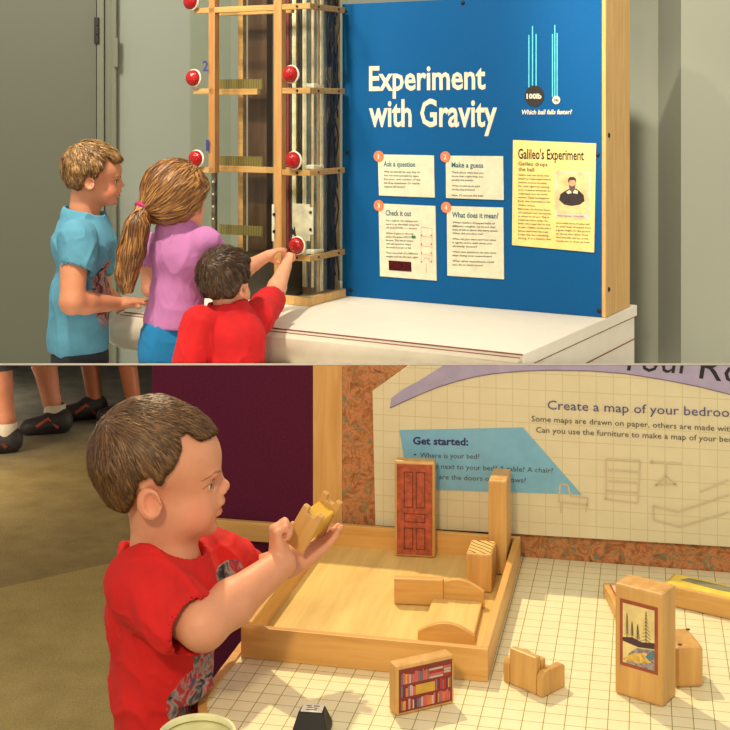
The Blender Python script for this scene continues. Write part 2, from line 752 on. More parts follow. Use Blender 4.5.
def paras(b, lines, x0, y0, dy, cap, slope=0.0, off=.0046):
    y = y0
    for ln in lines:
        if ln is None:
            y += dy * .55
            continue
        tx, x1 = ln
        text_px(b, PQ, tx, x0, x1, y, cap, off, .014, yb2=y + slope * (x1 - x0))
        y += dy


def badge(px, py, n, card_o):
    o = obj('number_badge', disc_px(PQ, px, py, 4.9, .006, .004, 28, 5.5), M_orange, card_o)
    b = bmesh.new()
    text_px(b, PQ, n, px - (.8 if n == '1' else 1.5), px + (.6 if n == '1' else 1.3), py + 2.6, 5.2, .0066, .02)
    # numeral is printed on the badge
    me = bpy.data.meshes.new('tmp')
    b.to_mesh(me)
    b.free()
    me.materials.append(M_letter)
    k = bpy.data.meshes.new('number_badge')
    bb = bmesh.new()
    bb.from_mesh(o.data)
    n0 = len(bb.faces)
    bb.from_mesh(me)
    bb.faces.ensure_lookup_table()
    for f in bb.faces[n0:]:
        f.material_index = 1
    bb.to_mesh(k)
    bb.free()
    k.materials.append(M_orange)
    k.materials.append(M_letter)
    o.data = k


c1 = card([(377.7, 154.4), (433.8, 155.4), (434.6, 197.6), (379, 195.5)], M_cream, label='upper-left card titled Ask a question')
b = bmesh.new()
text_px(b, PQ, 'Ask a question', 383.5, 415.2, 166.3, 5.3, .0046, .02, yb2=166.9)
obj('card_title', b, M_teal_ink, c1, recalc=False)
b = bmesh.new()
paras(b, [('Why do you fall the way they do', 420), ('but not want people by ages.', 419), ('Do your own version of the', 420.5), ('ball drop experiment. Do heavier', 420), ('objects fall faster?', 405)], 384, 172.4, 3.75, 1.9, .02)
obj('card_text', b, M_grey_ink, c1, recalc=False)
badge(378.5, 156.3, '1', c1)
c2 = card([(445.7, 155.6), (503, 156.2), (503.7, 200), (446, 198)], M_cream, label='upper-right card titled Make a guess')
b = bmesh.new()
text_px(b, PQ, 'Make a guess', 451.5, 483.3, 167.3, 5.3, .0046, .02, yb2=167.8)
obj('card_title', b, M_teal_ink, c2, recalc=False)
b = bmesh.new()
paras(b, [('Think about what that you', 483.5), ('know that might help you', 483), ('predict the answer.', 474), None, ('What would be an part', 480), ('of the experiment?', 475), None, ('How, I\'ll not just the balls.', 484)], 451.8, 173.2, 3.75, 1.9, .02)
obj('card_text', b, M_grey_ink, c2, recalc=False)
badge(445.2, 156.8, '2', c2)
c3 = card([(378.5, 203.5), (435.3, 206), (436.5, 280.7), (380, 276.2)], M_cream, label='lower-left card titled Check it out, with a red digital readout')
b = bmesh.new()
text_px(b, PQ, 'Check it out', 385.5, 411.2, 215.4, 5.6, .0046, .02, yb2=216.2)
obj('card_title', b, M_teal_ink, c3, recalc=False)
b = bmesh.new()
paras(b, [('Put a ball on the shelves and', 417.5), ('send it up the shaft using the', 419), ('UP and DOWN  —  buttons.', 417.5), None, ('When it gets to the top,', 414), ('press the green DROP', 411), ('button. The timer below', 413.5), ('will tell you how many', 411), ('seconds it took to fall.', 411.5), None, ('Then try a ball of a different', 418), ('weight and do the test again.', 418.5)], 386, 221.3, 3.55, 1.9, .03)
obj('card_text', b, M_grey_ink, c3, recalc=False)
obj('green_mark', quad_px(PQ, [(411.5, 235.6), (415.5, 235.9), (415.5, 238.6), (411.5, 238.3)], .0048, .001), plain('green_ink', (30, 130, 70), .7), c3)
M_led = plain('dark_red_readout', (70, 8, 14), .25, .25, 120)
o = obj('readout', quad_px(PQ, [(388.6, 260.4), (411, 262), (411.3, 271.6), (388.8, 270)], .0062, .004), M_led, c3)
M_pink = plain('pink_ink', (232, 150, 128), .7)
b = bmesh.new()


def strip_px(b, P, x0, y0, x1, y1, w, off):
    """a printed rule between two frame points, w px thick"""
    p0, p1 = Vector(P.st(x0, y0, off)), Vector(P.st(x1, y1, off))
    d = (p1 - p0).normalized()
    n = Vector((-d.y, d.x)) * (w * .0017)
    b.faces.new([b.verts.new((q.x, -off, q.y)) for q in (p0 - n, p1 - n, p1 + n, p0 + n)])


for a in ((421, 228, 421, 262), (432, 229, 432, 263), (421, 227, 432, 228.5), (421, 236, 432, 237.4), (421, 245.5, 432, 247), (421, 254, 432, 255.5), (424, 258, 429, 258.5), (424, 258, 424, 262), (429, 258, 429, 263), (426.5, 263, 426, 273)):
    strip_px(b, PQ, *a, .45, .0048)
obj('tower_diagram', b, M_pink, c3, recalc=False)
M_red_ink = plain('red_ink', (226, 84, 62), .7)
for i in range(4):
    for x in (421.5, 431.3):
        s, z = PQ.st(x, 235.4 + 8.8 * i, .005)
        b = bmesh.new()
        b.faces.new([b.verts.new((s + .0032 * math.cos(k), -.005, z + .0032 * math.sin(k))) for k in [2 * math.pi * j / 10 for j in range(10)]])
        obj('diagram_dot', b, M_red_ink, c3, recalc=False)
badge(378.6, 205.6, '3', c3)
c4 = card([(446.8, 206), (503.2, 207.6), (503.9, 279.3), (447.3, 275.6)], M_cream, label='lower-right card titled What does it mean?')
b = bmesh.new()
text_px(b, PQ, 'What does it mean?', 452, 498.5, 217.3, 5.6, .0046, .02, yb2=218.5)
obj('card_title', b, M_teal_ink, c4, recalc=False)
b = bmesh.new()
paras(b, [('When Galileo dropped balls of', 495), ('different weights, he found that', 495.5), ('they all fell at about the same speed.', 498), ('What did you find out?', 483), None, ('  What did you learn and how does', 496), ('  it agree some with what you', 492), ('  already knew?', 477), None, ('  What new questions do you have', 496), ('  after doing your experiment?', 492), None, ('  What other experiments could', 494), ('  you do to learn more?', 483)], 452.4, 223.2, 3.62, 1.9, .03)
obj('card_text', b, M_grey_ink, c4, recalc=False)
badge(446, 207.4, '4', c4)
M_yel = plain('pale_yellow_card', (250, 222, 140), .7, .03)
cg = card([(513, 140), (596, 143.5), (594, 252.5), (512, 245)], M_yel, label='pale yellow story card with an oval portrait of a bearded man')
b = bmesh.new()
text_px(b, PQ, 'Galileo\'s Experiment', 518, 583.8, 158.6, 10.4, .0046, .018, yb2=160.2)
obj('card_title', b, M_ink, cg, recalc=False)
b = bmesh.new()
text_px(b, PQ, 'Galileo drops', 518.4, 547.5, 165.3, 3.9, .0046, .01, yb2=166.3)
text_px(b, PQ, 'the ball', 518.4, 534.2, 170.9, 3.9, .0046, .01, yb2=171.5)
obj('card_subtitle', b, M_ink, cg, recalc=False)
b = bmesh.new()
L1 = ['Galileo was one of the first', 'people to make experimental', 'machines to prove his beliefs.', 'He used rigorous testing', 'and measurements to', 'understand how the world', 'worked. These investigations', 'built the foundation for', 'modern science.']
L2 = ['Before him, the Romans found', 'old teachers and the answer', 'to whom we all turn. That is', 'a belief they hold to needle. The', 'feather takes longer than the brick', 'to test, Galileo conducted a', 'famous experiment that made', 'it clear this was something', 'strong. It is a history that']
for i, s in enumerate(L1):
    text_px(b, PQ, s, 518.2, 549 + 2 * math.sin(i * 2.1) - (12 if i == 8 else 0), 175.6 + i * 3.75, 1.9, .0046, .012, yb2=176.7 + i * 3.75)
for i, s in enumerate(L2):
    text_px(b, PQ, s, 518, 549.5 + 2 * math.sin(i * 1.7), 209.6 + i * 3.65, 1.9, .0046, .012, yb2=211 + i * 3.65)
L3 = ['cannonball and a musket ball', 'to solid lead, dropped from', 'a great height, hit the ground', 'at about the same time.', 'And basically said so, as the', 'results are to show us how.']
for i, s in enumerate(L3):
    text_px(b, PQ, s, 556, 589.5 + 1.4 * math.sin(i * 1.3), 223.6 + i * 3.6, 1.9, .0046, .012, yb2=225.2 + i * 3.6)
text_px(b, PQ, 'Italian teacher, 1564-1642', 557, 584, 216.2, 1.7, .0056, yb2=217.4)
obj('card_text', b, M_grey_ink, cg, recalc=False)
ph = obj('portrait_print', quad_px(PQ, [(555.5, 171.2), (591, 172.5), (589.6, 219.4), (555, 217.2)], .005, .001), plain('print_border', (228, 206, 186), .7), cg)
obj('print_ground', quad_px(PQ, [(557.2, 173), (588.8, 174), (587.8, 214), (556.8, 212.6)], .0056, .0006), plain('peach_ground', (244, 206, 146), .7), ph)
robe = [(559, 200), (560.5, 194), (565, 191), (570, 188.5), (576, 188.5), (580, 191.5), (583.5, 195), (584.5, 201), (580, 204.5), (572, 206), (564, 204.5)]
obj('robe', quad_px(PQ, robe, .0062, .0005), plain('robe_ink', (54, 46, 44), .8), ph)
b = bmesh.new()
for pts in ([(566, 192), (571, 189), (571.5, 193), (568, 194)], [(573, 193), (574, 189), (578, 191), (577.5, 194)]):
    prism([PQ.st(x, y, .0066) for x, y in pts], -.0066, -.0062, bm=b)
obj('collar', b, M_cream, ph)
obj('face', disc_px(PQ, 572, 183, 3.7, .0066, .0004, 20, 5.2), plain('face_ink', (206, 164, 128), .8), ph)
obj('beard', quad_px(PQ, [(568.8, 185), (572, 186.6), (575.3, 185), (574.6, 190), (572, 192.4), (569.6, 190)], .007, .0004), plain('beard_ink', (98, 78, 66), .8), ph)
obj('hair', quad_px(PQ, [(568, 183), (568, 179), (570, 177), (574, 177), (576, 179), (576, 183), (574.5, 180), (569.6, 180)], .007, .0004), plain('hair_ink', (74, 58, 50), .8), ph)

# ================================================================ gravity tower
C0 = Vector((-.191, 4.373))
TE = Vector((.874, -.485))
TP = Plane(C0, TE)          # local x runs to the right, so the tower lies at x < 0; y runs back
TZ = .701
t = thing('drop_tower', 'tall clear-walled ball drop tower with red buttons left of the blue panel', 'exhibit tower', (C0.x, C0.y, TZ), TP.rz)
TQ = Loc(TP, TZ)
TW, TD, TH = .516, .252, 1.28
zs = [.0, .1745, .472, .759, 1.054]
for i, z in enumerate(zs):
    th = .03 if i == 0 else .02
    if i == 0:
        b = box(-.16, 0, .0, .018, 0, th, .002)
        add_box(b, -.018, 0, .019, TD, 0, th, .002)
        obj('base_rail', b, M_wood, t)
        continue
    b = box(-.118, -.002, .004, .02, z - .02, z, .0015)
    add_box(b, -.02, -.002, .021, TD - .005, z - .02, z, .0015)
    obj('shelf_rail', b, M_woodx, t)
    b = box(-.118, -.022, .022, TD - .01, z - .008, z)
    obj('shelf', b, M_acrylic, t)
    for q in ((-.055, .002, 0), (-.0, .06, 1), (-.0, .20, 1)):
        R = Matrix.Rotation(math.pi / 2, 4, 'X') if not q[2] else Matrix.Rotation(math.pi / 2, 4, 'Y')
        obj('screw', lathe([(0, .003), (.004, .002), (.005, -.002)], 10, M=Matrix.Translation((q[0], q[1], z - .01)) @ R), M_steel, t, True)
    if i >= 2:
        obj('shelf_rail', box(-.505, -.412 + .0, .004, .02, z - .02, z, .0015) if i != 4 else box(-.50, -.14, .004, .02, z - .02, z, .0015), M_woodx, t)
        obj('shelf_rail', box(-.49, -.30 if i == 3 else -.152, .12, .14, z - .022, z, .0015), M_woodx, t)
M_ruler = NT('olive_rule_strip')
w = M_ruler.n('ShaderNodeTexWave', {'Vector': M_ruler.coord(), 'Scale': 28.0, 'Distortion': 0.0}, bands_direction='X')
M_ruler.bsdf(M_ruler.ramp(w.outputs[0], [(.86, (116, 102, 46)), (.95, (56, 48, 24))]), .5)
M_ruler = M_ruler.m
for z in (.472, .759, .215):
    obj('rule_strip', box(-.487, -.293, .142, .15, z + .0, z + .036), M_ruler, t)
obj('corner_post', box(-.152, -.120, .004, .034, .03, TH, .002), M_woodx if False else wood('post_pine', (186, 128, 76), (214, 160, 104), 1.0, 2), t)
obj('corner_post', box(-.436, -.408, .004, .034, .472 - .02, TH, .002), wood('post_pine_dark', (168, 112, 62), (196, 142, 86), 1.0, 2), t)
b = box(-.424, -.408, .006, .022, 0, .452, .001)
obj('metal_upright', b, plain('aged_metal', (96, 84, 66), .45, .25, 40, Metallic=.4), t)
for i in range(9):
    z = .06 + i * .045
    obj('upright_bolt', lathe([(0, .003), (.0035, .002), (.004, -.001)], 8, M=Matrix.Translation((-.416, .006, z)) @ Matrix.Rotation(math.pi / 2, 4, 'X')), M_white, t)
obj('back_board', box(-.41, -.325, .22, .262, .0, TH), M_darkwood, t)
obj('back_post', box(-.452, -.430, .215, .24, .0, TH, .001), M_woodx, t)
b = box(-.515, 0, -.003, .002, .03, TH)
obj('front_pane', b, M_acrylic, t)
obj('side_pane', box(-.001, .004, 0, TD, .03, TH), M_acrylic, t)
obj('left_pane', box(-.516, -.511, .003, TD, .0, TH), M_acrylic, t)
obj('inner_pane', box(-.186, -.181, .003, TD - .02, .03, TH), M_acrylic, t)
# uprights and tracks inside the shaft
M_track = [plain('cream_track', (236, 222, 192), .5), plain('red_track', (150, 36, 50), .5), plain('black_track', (34, 32, 34), .5), plain('tan_track', (206, 178, 134), .5), plain('grey_track', (118, 122, 124), .35, Metallic=.5)]
obj('shaft_back', box(-.262, -.022, .238, .246, .0, TH), plain('shaft_board', (170, 140, 100), .6), t)
for x, wd, y, k in ((-.252, .016, .21, 0), (-.226, .010, .21, 1), (-.214, .009, .21, 2), (-.198, .018, .21, 0), (-.170, .010, .21, 2), (-.153, .018, .21, 0), (-.133, .014, .21, 4), (-.118, .012, .21, 3), (-.102, .016, .21, 0), (-.082, .008, .20, 2), (-.070, .014, .205, 4), (-.058, .009, .2, 2), (-.046, .012, .205, 3), (-.034, .014, .2, 2)):
    obj('track', box(x - wd / 2, x + wd / 2, y, y + .015, .03, TH, .001), M_track[k], t)
for y, wd, k in ((.205, .016, 2), (.18, .014, 4), (.155, .012, 0), (.13, .01, 3), (.235, .02, 2), (.11, .008, 4)):
    obj('track', box(-.05, -.042, y - wd / 2, y + wd / 2, .03, TH, .001), M_track[k], t)
for i in range(5):
    pts = []
    z = .06 + .02 * i
    while z < TH - .02:
        pts.append((-.03 + .008 * math.sin(z * 17 + i * 2), .215 + .022 * math.sin(z * 11 + i * 1.3) + .01 * math.sin(z * 31 + i), z))
        z += .03
    obj('cable', tube(pts, .0028, 6), M_black, t, True)
for (px, py, sx, sz) in ((273.5, 223, .020, .130), (311.5, 222, .018, .095)):
    s, z = TQ.st(px, py)
    s, y = (s, .003) if px < 300 else (-.016, .03)
    o = obj('bracket_plate', box(s - sx / 2, s + sx / 2, y + .001, y + .005, z - sz / 2, z + sz / 2, .001), M_white, t)
    for dz in (-.03, .03):
        obj('plate_bolt', lathe([(0, .004), (.005, .003), (.006, 0)], 10, M=Matrix.Translation((s, y, z + dz)) @ Matrix.Rotation(math.pi / 2, 4, 'X')), M_steel, o)
s, z = TQ.st(294, 222)
obj('shaft_plate', box(-.105, -.03, .05, .053, z - .07, z + .06), plain('pale_plate', (214, 206, 184), .4), t)
s, z = TQ.st(294, 232)
b = prism([(s - .012, z - .02), (s - .006, z + .02), (s, z + .004), (s + .006, z + .02), (s + .012, z - .02), (s, z - .006)], -.007, -.0035)
obj('arrow_mark', b, M_black, t)
for px, py in ((314, 74), (321, 164), (322, 245)):
    zz = [z for z in zs if True]
    s, z = TQ.st(px if px < 310 else 309, py)
    zsh = min(zs[1:], key=lambda q: abs(q + .01 - z))
    b = box(-.045, -.012, .045, .075, zsh + .0005, zsh + .016, .003)
    add_box(b, -.035, -.02, .08, .13, zsh + .0005, zsh + .012, .003)
    obj('terminal_block', b, M_white, t)
M_btn_rim = plain('button_rim', (236, 226, 202), .4)
for px, py in ((291, 74.3), (293.7, 160.3), (297.2, 245.4), (193.8, 78), (196.6, 158.6), (191.3, 1.5)):
    s, z = TQ.st(px, py, .004)
    o = obj('button', lathe([(0, .020), (.012, .019), (.022, .014), (.0285, .006), (.0295, 0)], 32, M=Matrix.Translation((s, -.009, z)) @ Matrix.Rotation(math.pi / 2, 4, 'X')), M_red_btn, t, True)
    obj('button_rim', lathe([(.0295, .0), (.0295, .004), (.031, .004), (.0325, .0), (.0325, -.004), (0, -.004)], 32, M=Matrix.Translation((s + .003, -.008, z)) @ Matrix.Rotation(math.pi / 2, 4, 'X')), M_btn_rim, o, True)
b = bmesh.new()
text_px(b, TQ, '2', 202.5, 208.5, 71, 10.5, .004, .02)
text_px(b, TQ, '1', 206, 209, 150.5, 11, .004, .03)
obj('height_numeral', b, plain('navy_ink', (38, 46, 110), .6), t, recalc=False)
# low clear tray and dark shelf under the left bay
obj('catch_tray', box(-.40, -.165, .01, .19, .165, .18, .002), M_acrylic, t)
obj('lower_cabinet', box(-.40, -.165, .03, .22, .0, .15, .003), plain('dark_cabinet', (46, 36, 26), .5), t)
obj('base_panel', box(-.515, -.41, .02, .24, 0, .012), M_woodx, t)
# ================================================================ lower gallery: carpet
t = NT('loop_pile_carpet')
v = t.coord()
pile = t.noise(v, 160, 3, .7)
blot = t.noise(v, 9, 4)
sep = t.n('ShaderNodeSeparateXYZ', {0: v})
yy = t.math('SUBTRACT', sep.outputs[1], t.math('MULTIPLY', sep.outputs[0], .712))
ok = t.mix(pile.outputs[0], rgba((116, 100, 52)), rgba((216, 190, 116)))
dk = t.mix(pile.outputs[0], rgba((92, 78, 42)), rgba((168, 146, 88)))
bl = t.mix(pile.outputs[0], rgba((70, 74, 76)), rgba((138, 142, 140)))  # bluish cast of the distant light, painted into the far carpet
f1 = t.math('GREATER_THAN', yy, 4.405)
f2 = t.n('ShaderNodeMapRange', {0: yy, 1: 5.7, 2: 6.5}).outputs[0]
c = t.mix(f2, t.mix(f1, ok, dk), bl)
c = t.mix(.25, c, t.ramp(blot.outputs[0], [(.3, (90, 80, 50)), (.7, (190, 172, 120))]))
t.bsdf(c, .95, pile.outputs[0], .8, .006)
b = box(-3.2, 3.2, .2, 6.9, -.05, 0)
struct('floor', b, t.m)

# ================================================================ play table (station frame: u to the right, v away)
ANG = 12.5
U = Vector((math.cos(math.radians(ANG)), -math.sin(math.radians(ANG))))
TB = Plane((0, 0), U)
RZ = TB.rz


def uv(p):
    q = TB.M.inverted() @ Vector((p[0], p[1], 0))
    return q.x, q.y


def uvw(u, v, z=0.0):
    return TB.M @ Vector((u, v, z))


TZT = .56
M_oak = wood('honey_maple', (198, 148, 76), (224, 178, 104), 1.0, 0)
M_oakv = wood('honey_maple_upright', (196, 146, 78), (222, 176, 106), 1.0, 2)
M_oaky = wood('honey_maple_long', (198, 148, 76), (224, 178, 104), 1.0, 1)
M_block = wood('worn_block_maple', (188, 142, 76), (216, 172, 102), 1.2, 2)
M_blockx = wood('worn_block_maple_flat', (192, 146, 78), (220, 176, 104), 1.2, 0)
M_pale = wood('pale_maple_ply', (206, 172, 98), (230, 200, 128), .8, 1)
uc, vc = .15, 1.97
loc = uvw(uc, vc)
u0, u1, v0, v1 = -.614 - uc, .95 - uc, 1.585 - vc, 2.352 - vc


def rounded(u0, u1, v0, v1, r):
    pts = [(u1, v0), (u1, v1), (u0, v1)]
    n = 14
    for i in range(n + 1):
        a = math.pi + math.pi / 2 * i / n
        pts.append((u0 + r + r * math.cos(a), v0 + r + r * math.sin(a)))
    return pts


t = NT('grid_laminate')
v = t.coord()
sep = t.n('ShaderNodeSeparateXYZ', {0: v})


def gridline(sock, ph, S, wd):
    a = t.math('FRACT', t.math('DIVIDE', t.math('ADD', sock, ph), S))
    return t.math('LESS_THAN', a, wd)


S = .0285
g = t.math('MAXIMUM', gridline(sep.outputs[0], uc + .1347 + 20 * S, S, .042), gridline(sep.outputs[1], vc - 1.7815 + 40 * S, S, .042))
nz = t.noise(v, 30)
base = t.ramp(nz.outputs[0], [(.3, (228, 221, 182)), (.7, (235, 228, 192))])
t.bsdf(t.mix(g, base, rgba((140, 132, 54))), .42)
M_grid = t.m
T = thing('play_table', 'low play table with a gridded cream top and rounded wooden rim', 'table', (loc.x, loc.y, 0), RZ)
obj('table_top', prism(rounded(u0 + .012, u1, v0 + .012, v1, .105), TZT - .03, TZT, 'xy'), M_grid, T)
outer, inner = rounded(u0, u1 + .001, v0, v1 + .0, .117), rounded(u0 + .012, u1 + .001, v0 + .012, v1 + .0, .105)
b = bmesh.new()
n = len(outer)
rings = []
for z, L in ((TZT - .045, outer), (TZT + .004, outer), (TZT + .004, inner), (TZT - .045, inner)):
    rings.append([b.verts.new((p[0], p[1], z)) for p in L])
for i in range(2, n):
    j = (i + 1) % n
    for a in range(4):
        R0, R1 = rings[a], rings[(a + 1) % 4]
        b.faces.new((R0[i], R0[j], R1[j], R1[i]))
obj('table_rim', b, M_oak, T)
for (a, c) in ((u0 + .20, v0 + .12), (u1 - .10, v0 + .12), (u0 + .12, v1 - .08), (u1 - .10, v1 - .08)):
    obj('leg', box(a - .03, a + .03, c - .03, c + .03, 0, TZT - .03, .004), M_oakv, T)
b = box(u0 + .06, u1 - .05, v0 + .07, v0 + .09, TZT - .11, TZT - .03)
add_box(b, u0 + .06, u1 - .05, v1 - .06, v1 - .04, TZT - .11, TZT - .03)
obj('apron', b, M_oak, T)

# ================================================================ boards behind the table
VB = 2.353
BC = uvw(0, VB)
BP = Plane((BC.x, BC.y), U)          # front face of the backing boards


def board(name, label, cat, px0, px1, m, thick, row=365.4, off=0.0, parent=None, z0=0.0):
    s0, s1 = BP.st(px0, 450, off)[0], BP.st(px1, 450, off)[0]
    return s0, s1


def upright(s0, s1, y0, y1, z0, Mw):
    b = box(s0, s1, y0, y1, z0, 1.3)
    slope_cut(b, 365.5, 'below', Mw)
    return b


t = NT('marbled_laminate')
v = t.coord()
n1 = t.noise(v, 34, 6, .65, 2.2)
n2 = t.noise(v, 60, 5, .6, 1.5)
n3 = t.noise(v, 22, 4, .6, 1.0)
c = t.ramp(n1.outputs[0], [(.3, (96, 54, 26)), (.45, (164, 104, 56)), (.55, (196, 134, 86)), (.7, (134, 88, 46))])
c = t.mix(t.ramp(n2.outputs[0], [(.53, (0, 0, 0)), (.64, (255, 255, 255))]), c, rgba((112, 122, 92)))
c = t.mix(t.ramp(n3.outputs[0], [(.55, (0, 0, 0)), (.7, (190, 190, 190))]), c, rgba((204, 122, 84)))
t.bsdf(c, .45)
M_marble = t.m
M_maroon = plain('maroon_felt', (84, 24, 52), .8, .08, 260, .1, Specular_IOR_Level=.15)

s0, s1 = BP.st(313, 450)[0], BP.st(342, 450)[0]
sR = .95
t = thing('backing_board', 'marbled orange and green backing board with a plain wooden end post', 'board', (*(BP.M @ Vector((s1, 0, 0)))[:2], 0), BP.rz)
Mw = BP.M @ Matrix.Translation((s1, 0, 0))
obj('marbled_panel', upright(.0005, sR - s1, .0, .03, 0, Mw), M_marble, t)
obj('end_post', upright(s0 - s1, 0, .0, .035, 0, Mw), M_oakv, t)['label'] = 'pale wooden post'
sm = BP.st(152, 450)[0]
t = thing('partition_screen', 'dark maroon screen left of the marbled board, behind the crouched table', 'screen', (*(BP.M @ Vector((sm, 0, 0)))[:2], 0), BP.rz)
t['label'] = 'plain dark maroon screen to the left of the wooden post'
Mw = BP.M @ Matrix.Translation((sm, 0, 0))
obj('maroon_face', upright(0, s0 - sm - .001, .0, .012, 0, Mw), M_maroon, t)
obj('bottom_rail', box(.02, s0 - sm - .001, -.014, -.0005, .553, .590, .002), M_oak, t)['label'] = 'pale wooden rail'
obj('screen_back', upright(0.004, s0 - sm - .004, .0125, .03, 0, Mw), M_oakv, t)

# ---- the map sign
SO = .016
base = BP.M @ Vector((BP.st(373, 450, SO)[0], -SO, 0))
SP = Plane((base.x, base.y), U)
t = thing('map_sign', 'cream gridded sign about making a map of your bedroom, with a lavender arc', 'sign', (base.x, base.y, 0), SP.rz)
tt = NT('cream_grid_print')
v = tt.coord()
sep = tt.n('ShaderNodeSeparateXYZ', {0: v})


def gl(sock, S, wd):
    return tt.math('LESS_THAN', tt.math('FRACT', tt.math('DIVIDE', tt.math('ADD', sock, 3.0), S)), wd)


g = tt.math('MAXIMUM', gl(sep.outputs[0], .0305, .05), gl(sep.outputs[2], .0305, .05))
nz = tt.noise(v, 20)
tt.bsdf(tt.mix(g, tt.ramp(nz.outputs[0], [(.3, (214, 206, 170)), (.7, (221, 213, 178))]), rgba((200, 193, 146))), .5)
Mw = SP.M


def sign_poly(name, pts, m, off, thick, parent=None):
    b = prism([SP.st(x, y, off) for x, y in pts], -off, -off + thick)
    slope_cut(b, 365.5, 'below', Mw)
    return obj(name, b, m, parent or t)


sign_poly('sign_board', [(372.5, 391), (417, 360), (838, 346), (838, 553.4), (375.4, 525.3)], tt.m, 0, .0155)
up = [(390, 407), (391.5, 398), (403, 389.5), (419, 381), (444, 365), (452, 358), (838, 336)]
lo = [(838, 432), (790, 413), (760, 403), (730, 394.5), (700, 387), (673, 381.5), (650, 377.5), (624, 373.6), (590, 371), (550, 370.3), (520, 371.3), (493, 373.8), (475, 376.8), (456, 381.5), (437, 387.5), (419, 394.8), (403, 402)]
M_lav = plain('lavender_ink', (168, 160, 192), .55, .03)
rb = sign_poly('lavender_arc', up + lo, M_lav, .0012, .001)
ed = [(390, 408)] + lo[::-1]
b = bmesh.new()
for (a0, a1) in zip(ed, ed[1:]):
    strip_px(b, SP, *a0, *a1, .5, .0016)
obj('arc_edge', b, plain('arc_edge_ink', (120, 104, 124), .6), rb, recalc=False)
b = bmesh.new()
text_px(b, SP, 'Your', 618, 691, 370, 27, .0018, .0, .15, yb2=374)
text_px(b, SP, 'Room', 699, 800, 378.3, 27, .0018, .0, .15, yb2=392)
g = list(b.verts) + list(b.edges) + list(b.faces)
k = (365.6 - HY) / F
Mi = Mw.inverted()
bmesh.ops.bisect_plane(b, geom=g, plane_co=Mi @ Vector((0, 0, H)), plane_no=(Mw.to_3x3().transposed() @ Vector((0, k, 1))).normalized(), clear_outer=True)
obj('headline_lettering', b, M_black, t, recalc=False)
M_navy = plain('navy_print', (40, 44, 104), .6, .03)
M_brownink = plain('brown_print', (74, 66, 62), .6, .03)
cb = sign_poly('blue_callout', [(399.3, 430.2), (523, 427.6), (581.5, 494.5), (409, 489)], plain('sky_blue_ink', (122, 182, 212), .55, .03), .0012, .001)
b = bmesh.new()
text_px(b, SP, 'Get started:', 412.8, 468.3, 444.2, 7.6, .0018, .03, yb2=445.4)
obj('callout_title', b, M_navy, cb, recalc=False)
b = bmesh.new()
text_px(b, SP, '•', 413.5, 416.5, 456.6, 4.6, .0018, .02)
text_px(b, SP, 'Where is your bed?', 420, 479.5, 457.4, 5.2, .0018, yb2=459)
text_px(b, SP, 'What is next to your bed? A table? A chair?', 414, 553, 467.6, 5.2, .0018, yb2=473)
text_px(b, SP, 'Where are the doors or windows?', 414, 526, 478, 5.2, .0018, yb2=482.8)
obj('callout_lettering', b, M_brownink, cb, recalc=False)
b = bmesh.new()
text_px(b, SP, 'Create a map of your bedroom', 547.5, 741, 409.3, 9.4, .0018, .0, yb2=417.6)
obj('heading_lettering', b, plain('violet_print', (78, 72, 128), .6, .03), t, recalc=False)
b = bmesh.new()
text_px(b, SP, 'Some maps are drawn on paper, others are made with', 531.5, 733.5, 421.3, 5.8, .0018, yb2=431.8)
text_px(b, SP, 'Can you use the furniture to make a map of your bedroom?', 536, 757, 432.4, 5.8, .0018, yb2=443.6)
obj('body_lettering', b, M_brownink, t, recalc=False)
b = bmesh.new()
for a in ((606, 459, 640, 461), (606, 459, 606, 500), (640, 461, 638, 503), (604, 499, 637, 503), (608, 470, 638, 472), (608, 481, 637, 483), (607, 491, 637, 493),
          (650, 462, 682, 464), (666, 464, 666, 484), (656, 485, 676, 484), (652, 460, 652, 464), (655, 486, 666, 476), (677, 486, 666, 476),
          (653, 506, 678, 512), (678, 512, 729, 495), (653, 506, 654, 520), (654, 520, 680, 527), (680, 527, 729, 512), (700, 492, 729, 480),
          (560, 484, 568, 485), (560, 484, 559, 502), (568, 485, 570, 496), (559, 502, 588, 505), (570, 496, 588, 498), (588, 498, 586, 512), (561, 503, 561, 513)):
    strip_px(b, SP, *a, .9, .0018)
obj('furniture_sketches', b, plain('faint_sketch_ink', (206, 190, 160), .6, .02), t, recalc=False)

# ================================================================ the maple tray
FL = onz(240.8, 658, TZT)
ua, va = uv(FL)
TRW, TRD, TRH, TT = .3765, .493, .048, .0115
loc = uvw(ua + TRW / 2, va + TRD / 2, TZT)
t = thing('wooden_tray', 'large open maple tray filled with toy furniture on the gridded table', 'tray', loc, RZ)
hw, hd = TRW / 2, TRD / 2
obj('tray_base', box(-hw + TT, hw - TT, -hd + TT, hd - TT, .0005, .0085), M_pale, t)
for nm, a in (('tray_side', (-hw, hw, -hd, -hd + TT)), ('tray_side', (-hw, hw, hd - TT, hd))):
    obj(nm, box(*a, .0003, TRH, .0012), M_oak, t)
for a in ((-hw, -hw + TT, -hd + TT, hd - TT), (hw - TT, hw, -hd + TT, hd - TT)):
    obj('tray_side', box(*a, .0003, TRH, .0012), M_oaky, t)
TFZ = TZT + .009


def block_thing(name, label, cat, A, Bp, z, group=None):
    """a toy standing on height z whose front bottom edge runs between two frame points"""
    a, c = onz(*A, z), onz(*Bp, z)
    d = Vector((c.x - a.x, c.y - a.y))
    o = thing(name, label, cat, (a.x, a.y, z + .0003), math.atan2(d.y, d.x), group)
    return o, d.length


GR = 'wooden toy furniture blocks'
